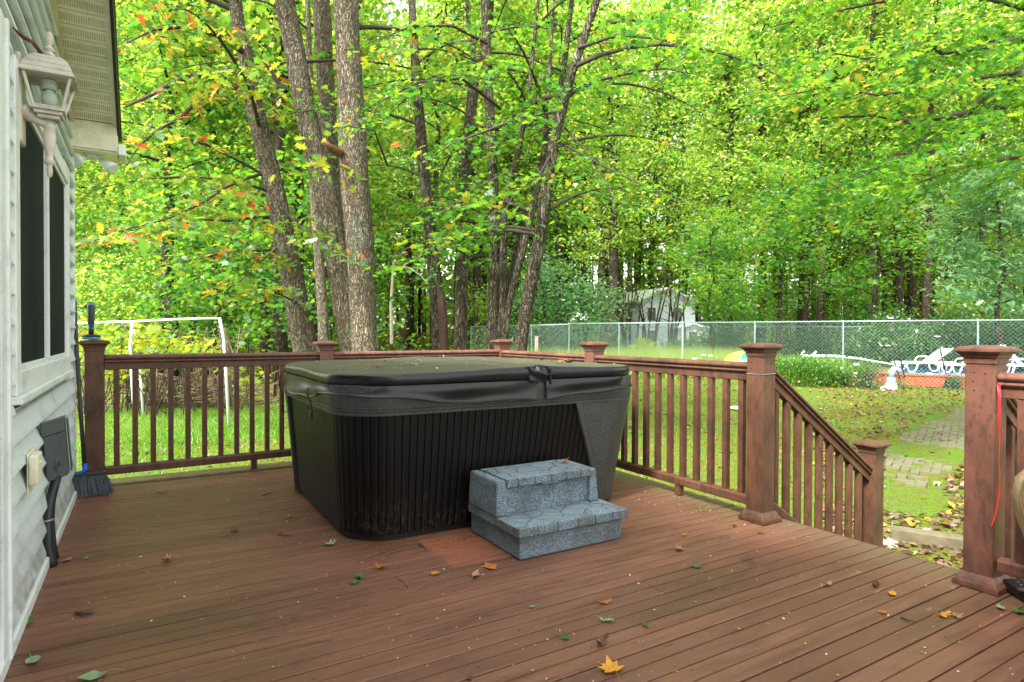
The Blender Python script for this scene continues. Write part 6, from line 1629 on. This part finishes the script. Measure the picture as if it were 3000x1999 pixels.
# ================================================================== LEAVES ON THE DECK
m_fl = {}
for nm, a, b in (('orange', C4(.45,.17,.03), C4(.25,.07,.02)), ('brown', C4(.17,.075,.04), C4(.07,.035,.022)), ('green', C4(.06,.20,.03), C4(.03,.10,.02)), ('palegreen', C4(.26,.36,.22), C4(.15,.24,.13)),
                 ('yellow', C4(.62,.32,.03), C4(.45,.18,.02)), ('pink', C4(.42,.25,.19), C4(.28,.14,.10)), ('tan', C4(.36,.22,.13), C4(.20,.11,.06))):
    M = Mat('leaf_'+nm, a, .6, .25); M.col(M.ramp(M.noise(30, 5), [(.3, b), (.65, a)])); M.bump(M.noise(60, 4), .4, .002); m_fl[nm] = M.m
def fallen(label, x, y, size, col, T, curl=.35, z0=.004, seed=0, stem=True, wpos=None):
    rg = random.Random(seed*7+int(x)+int(y)); rr = ray(x, y); p = CAM0+rr*((z0-EYE)/rr.z) if wpos is None else Vector(wpos)
    a = rg.uniform(0, 6.28); ca, sa = math.cos(a), math.sin(a); mb = MB(); n = len(T); ax = rg.uniform(0, 3.14); cx_, sx_ = math.cos(ax), math.sin(ax)
    def Z(u, v):
        k = u*cx_+v*sx_; m2 = -u*sx_+v*cx_; return .003+size*(curl*(k*k)*1.6+curl*.5*abs(m2)*abs(m2)+.05*math.sin(9*k+3*m2))
    rings = [1, .66, .33]; mb.v = []
    for k in rings:
        for t in T:
            u, v = t[0]*k, t[1]*k; mb.v.append((p.x+size*(u*ca-v*sa), p.y+size*(u*sa+v*ca), p.z+Z(u, v)))
    mb.v.append((p.x, p.y, p.z+Z(0, 0)))
    for r in range(2):
        for j in range(n): q_ = (j+1) % n; mb.f.append((r*n+j, r*n+q_, (r+1)*n+q_, (r+1)*n+j))
    for j in range(n): mb.f.append((2*n+j, 2*n+(j+1) % n, 3*n))
    if stem:
        u, v = T[0][0], T[0][1]; b = Vector((p.x+size*(u*ca-v*sa), p.y+size*(u*sa+v*ca), p.z+Z(u, v))); e = b+Vector((size*(-.45*sa*-1*-1), size*(-.45*ca), 0))
        d = Vector((b.x-p.x, b.y-p.y, 0)).normalized(); e = b+d*size*.5; e.z = p.z+.006; mb.tube([b, b.lerp(e, .5)+Vector((0,0,.003)), e], [.0012,.001,.0008], 4)
    o = obj('fallen_leaf', mb, m_fl[col], smooth=True, loc=p); tag(o, label, 'leaf', 'fallen leaves lying on deck, steps and tub'); return o
E25 = 1.275
LV = [('large golden yellow leaf with a stem near the bottom centre of the deck', 1405,1540,.085,'yellow',TM,.6),
 ('orange brown oak leaf curled on the boards right of the yellow leaf strip', 1388,1385,.055,'orange',TO,.5),
 ('brown curled leaf arching above a board gap below the steps', 1383,1480,.06,'brown',TO,.9),
 ('bright green leaf with a long stem right of the steps', 1600,1303,.055,'green',TM,.5),
 ('dry tan crumpled leaf between the steps and the tall post', 1560,1263,.06,'tan',TM,.6),
 ('mottled grey green leaf below the orange leaf in front of the steps', 1392,1426,.055,'palegreen',TO,.3),
 ('light brown leaf lying just in front of the lower step corner', 1126,1303,.085,'orange',TM,.15),
 ('pinkish folded leaf left of the lower step corner', 1093,1324,.06,'pink',TS,.8),
 ('orange maple leaf beside the bare red patch left side', 873,1305,.06,'orange',TM,.6),
 ('small golden leaf left of the steps', 998,1319,.05,'yellow',TM,.3),
 ('dark green curled leaf below the tub front left corner', 828,1328,.055,'green',TM,.8),
 ('flat green leaf next to the dark green curled one', 815,1339,.05,'green',TS,.2),
 ('pale green underside leaf left of the tub front corner', 757,1250,.075,'palegreen',TM,.3),
 ('crumpled dark brown oak leaf left of the tub corner', 650,1228,.085,'brown',TO,.5),
 ('brown leaf curled up in the middle of the left deck', 540,1221,.05,'brown',TM,.8),
 ('pinkish brown twisted leaf on the left deck', 386,1288,.06,'pink',TM,1.),
 ('green oak leaf by the house trim at lower left', 62,1428,.09,'green',TO,.2),
 ('tan leaf by the house trim above the green oak leaf', 58,1408,.06,'tan',TS,.4),
 ('pale green leaf with a stem at the lower left corner', 76,1519,.07,'palegreen',TS,.2),
 ('green leaf cut by the bottom edge at the left', 216,1556,.085,'palegreen',TS,.3),
 ('dark brown shredded leaf on the lower left boards', 190,1409,.07,'brown',TO,.5),
 ('pinkish leaf near the conduit foot', 153,1288,.055,'pink',TS,.2),
 ('small pale green leaf right of the conduit foot', 196,1284,.035,'palegreen',TS,.2),
 ('orange leaf at the left of a pair in front of the stained post', 2168,1416,.06,'yellow',TO,.5),
 ('brown and cream curled leaf at the right of the pair by the stained post', 2198,1418,.045,'tan',TM,.8),
 ('yellow green folded leaf on the boards before the stair opening', 2050,1366,.05,'yellow',TS,.5),
 ('grey brown curled leaf on the chalky scuffed boards', 1902,1345,.045,'pink',TS,.8),
 ('small orange leaf fragment left of the twig in front of the post', 2028,1408,.04,'orange',TM,.2),
 ('pale green leaf right of the stained post base', 2300,1398,.045,'palegreen',TM,.3),
 ('green leaf at the right edge of the deck', 2345,1408,.06,'green',TM,.5),
 ('small green leaf in front of the tall post base', 1748,1225,.045,'green',TM,.4),
 ('small dark brown leaf left of the tall post base', 1687,1209,.035,'brown',TM,.5),
 ('small yellow nut like leaf right of the steps', 1572,1230,.03,'yellow',TS,.8),
 ('brown leaf near the lower centre between boards', 1080,1560,.03,'brown',TS,.4),
 ('green leaf fragment right of the grey green leaf', 1484,1437,.035,'green',TM,.3),
 ('lime green leaf low in front of the steps', 1298,1466,.04,'green',TM,.2),
 ('small pale green leaf at the bottom left of centre', 1222,1395,.03,'palegreen',TS,.2),
 ('green weedy leaf cluster near the back sill', 370,1132,.07,'green',TO,.5),
 ('orange leaf left of the tub side', 665,1190,.045,'orange',TM,.7),
 ('brown leaf along the left foot of the tub', 705,1168,.05,'orange',TO,.6),
 ('green leaf along the left foot of the tub', 712,1176,.04,'green',TM,.4)]
for i, (lb, x, y, s, c_, T, cu) in enumerate(LV): fallen(lb, x*E25, y*E25, s, c_, T, cu, seed=i)
ZL = .918
for i, (lb, x, y, s, c_, T, cu, z0) in enumerate([
  ('rust red oak leaf pair on the right half of the tub cover', 1286,831,.10,'orange',TO,.4,.912), ('curled rust brown oak leaf right of the pair on the tub cover', 1308,834,.10,'brown',TO,.7,.912),
  ('small brown curled leaf on the tub cover near the fold', 1244,829,.05,'brown',TM,.8,.912), ('yellow orange leaf on the left half of the tub cover', 943,837,.05,'yellow',TM,.3,.905),
  ('dark curled leaf on the left half of the tub cover', 870,846,.05,'brown',TM,.7,.895), ('dark green leaf on the left half of the tub cover', 824,838,.035,'green',TS,.2,.895),
  ('reddish brown leaf standing on the back of the upper step', 1296,1062,.06,'orange',TM,.9,.352), ('green maple leaf on the left end of the upper step', 1112,1091,.035,'green',TM,.4,.352),
  ('yellow green leaf bit on the left end of the lower step', 1141,1180,.028,'palegreen',TS,.1,.166), ('small yellow leaf on the upper step front edge', 1180,1100,.018,'yellow',TS,.1,.352)]):
    fallen(lb, x*E25, y*E25, s, c_, T, cu, z0=z0+.002, seed=100+i)
# acorn
rr = ray(2011*E25, 1343*E25); p = CAM0+rr*((.012-EYE)/rr.z)
ac = thing('acorn', 'dark brown acorn lying near the stair edge boards', 'acorn', p)
obj('nut', MB().lathe((p.x, p.y, p.z), [(.003,-.012),(.010,-.007),(.012,0),(.009,.008),(.003,.013)], 12), m_fl['brown'], ac, smooth=True); obj('cup', MB().tube([(p.x+.010,p.y,p.z+.002),(p.x+.016,p.y,p.z+.003)], [.012,.006], 10), m_black, ac)
# twig bits
for i, (lb, pts) in enumerate([('short dark twig pointing at the tub front', [(1227,1594),(1238,1602),(1248,1612)]), ('thin twig in front of the stained post', [(2640,1809),(2660,1819),(2682,1821)]), ('forked brown twig on the lower left boards', [(222,1795),(240,1803),(262,1800),(275,1796)]), ('crooked brown twig left of the tub', [(770,1452),(785,1448),(800,1440)])]):
    P = [CAM0+ray(x, y)*((.006-EYE)/ray(x, y).z)+Vector((0,0,.002*(j % 2))) for j, (x, y) in enumerate(pts)]
    tag(obj('twig', MB().tube(P, [.004]+[.003]*(len(P)-2)+[.0015], 5), m_twig, loc=P[0]), lb, 'twig', 'twigs lying on the deck')
# fine debris: crumbs, seeds, leaf bits
rng = np.random.default_rng(404); n = 4400
X = rng.uniform(-.38, 3.2, n); Y = rng.uniform(.4, 5.2, n)
cl = rng.uniform(0, 1, n) < .32; k = cl.sum(); c1 = rng.integers(0, 4, k); cxs = np.array([.95, 1.75, 2.85, 3.0]); cys = np.array([3.6, 3.0, 3.4, 2.9])
X[cl] = cxs[c1]+rng.normal(0, .14, k)*np.where(c1 == 1, 2.2, .8); Y[cl] = cys[c1]+rng.normal(0, .1, k)*np.where(c1 == 1, .5, 3.5)
inside = (X > .93) & (X < 2.72) & (Y > 3.12) & (Y < 4.6); ins2 = (X > 1.54) & (X < 2.22) & (Y > 2.5) & (Y < 3.1)
keep = ~inside & ~ins2 & (X < 3.25) & (X > -.38); P = np.stack([X, Y, np.full(n, .0035)], 1)[keep]
V = leaves(P, .0068, TQ, rng, .35, .6)
m_deb = leafmat('debris_bits', [(0, C4(.10,.05,.03)), (.3, C4(.25,.14,.07)), (.5, C4(.45,.33,.16)), (.65, C4(.20,.34,.06)), (.8, C4(.55,.50,.30)), (1, C4(.75,.72,.62))], [(0, C4(.1,.1,.05)), (1, C4(.5,.5,.3))], .05, .02)
de = np_obj('debris', V, 4, m_deb); de['kind'] = 'stuff'; de['label'] = 'fine seeds, leaf crumbs and bits strewn over the deck boards'; de['category'] = 'debris'
n = 260; X = rng.uniform(.95, 2.8, n); Y = rng.uniform(3.12, 4.6, n); Z = .885+.030*np.maximum(0, 1-np.abs(X-1.995))+.009
de2 = np_obj('cover_debris', leaves(np.stack([X, Y, Z], 1), .010, TQ, rng, .3, .5), 4, m_deb); de2['kind'] = 'stuff'; de2['label'] = 'small seeds and leaf bits on the tub cover'; de2['category'] = 'debris'
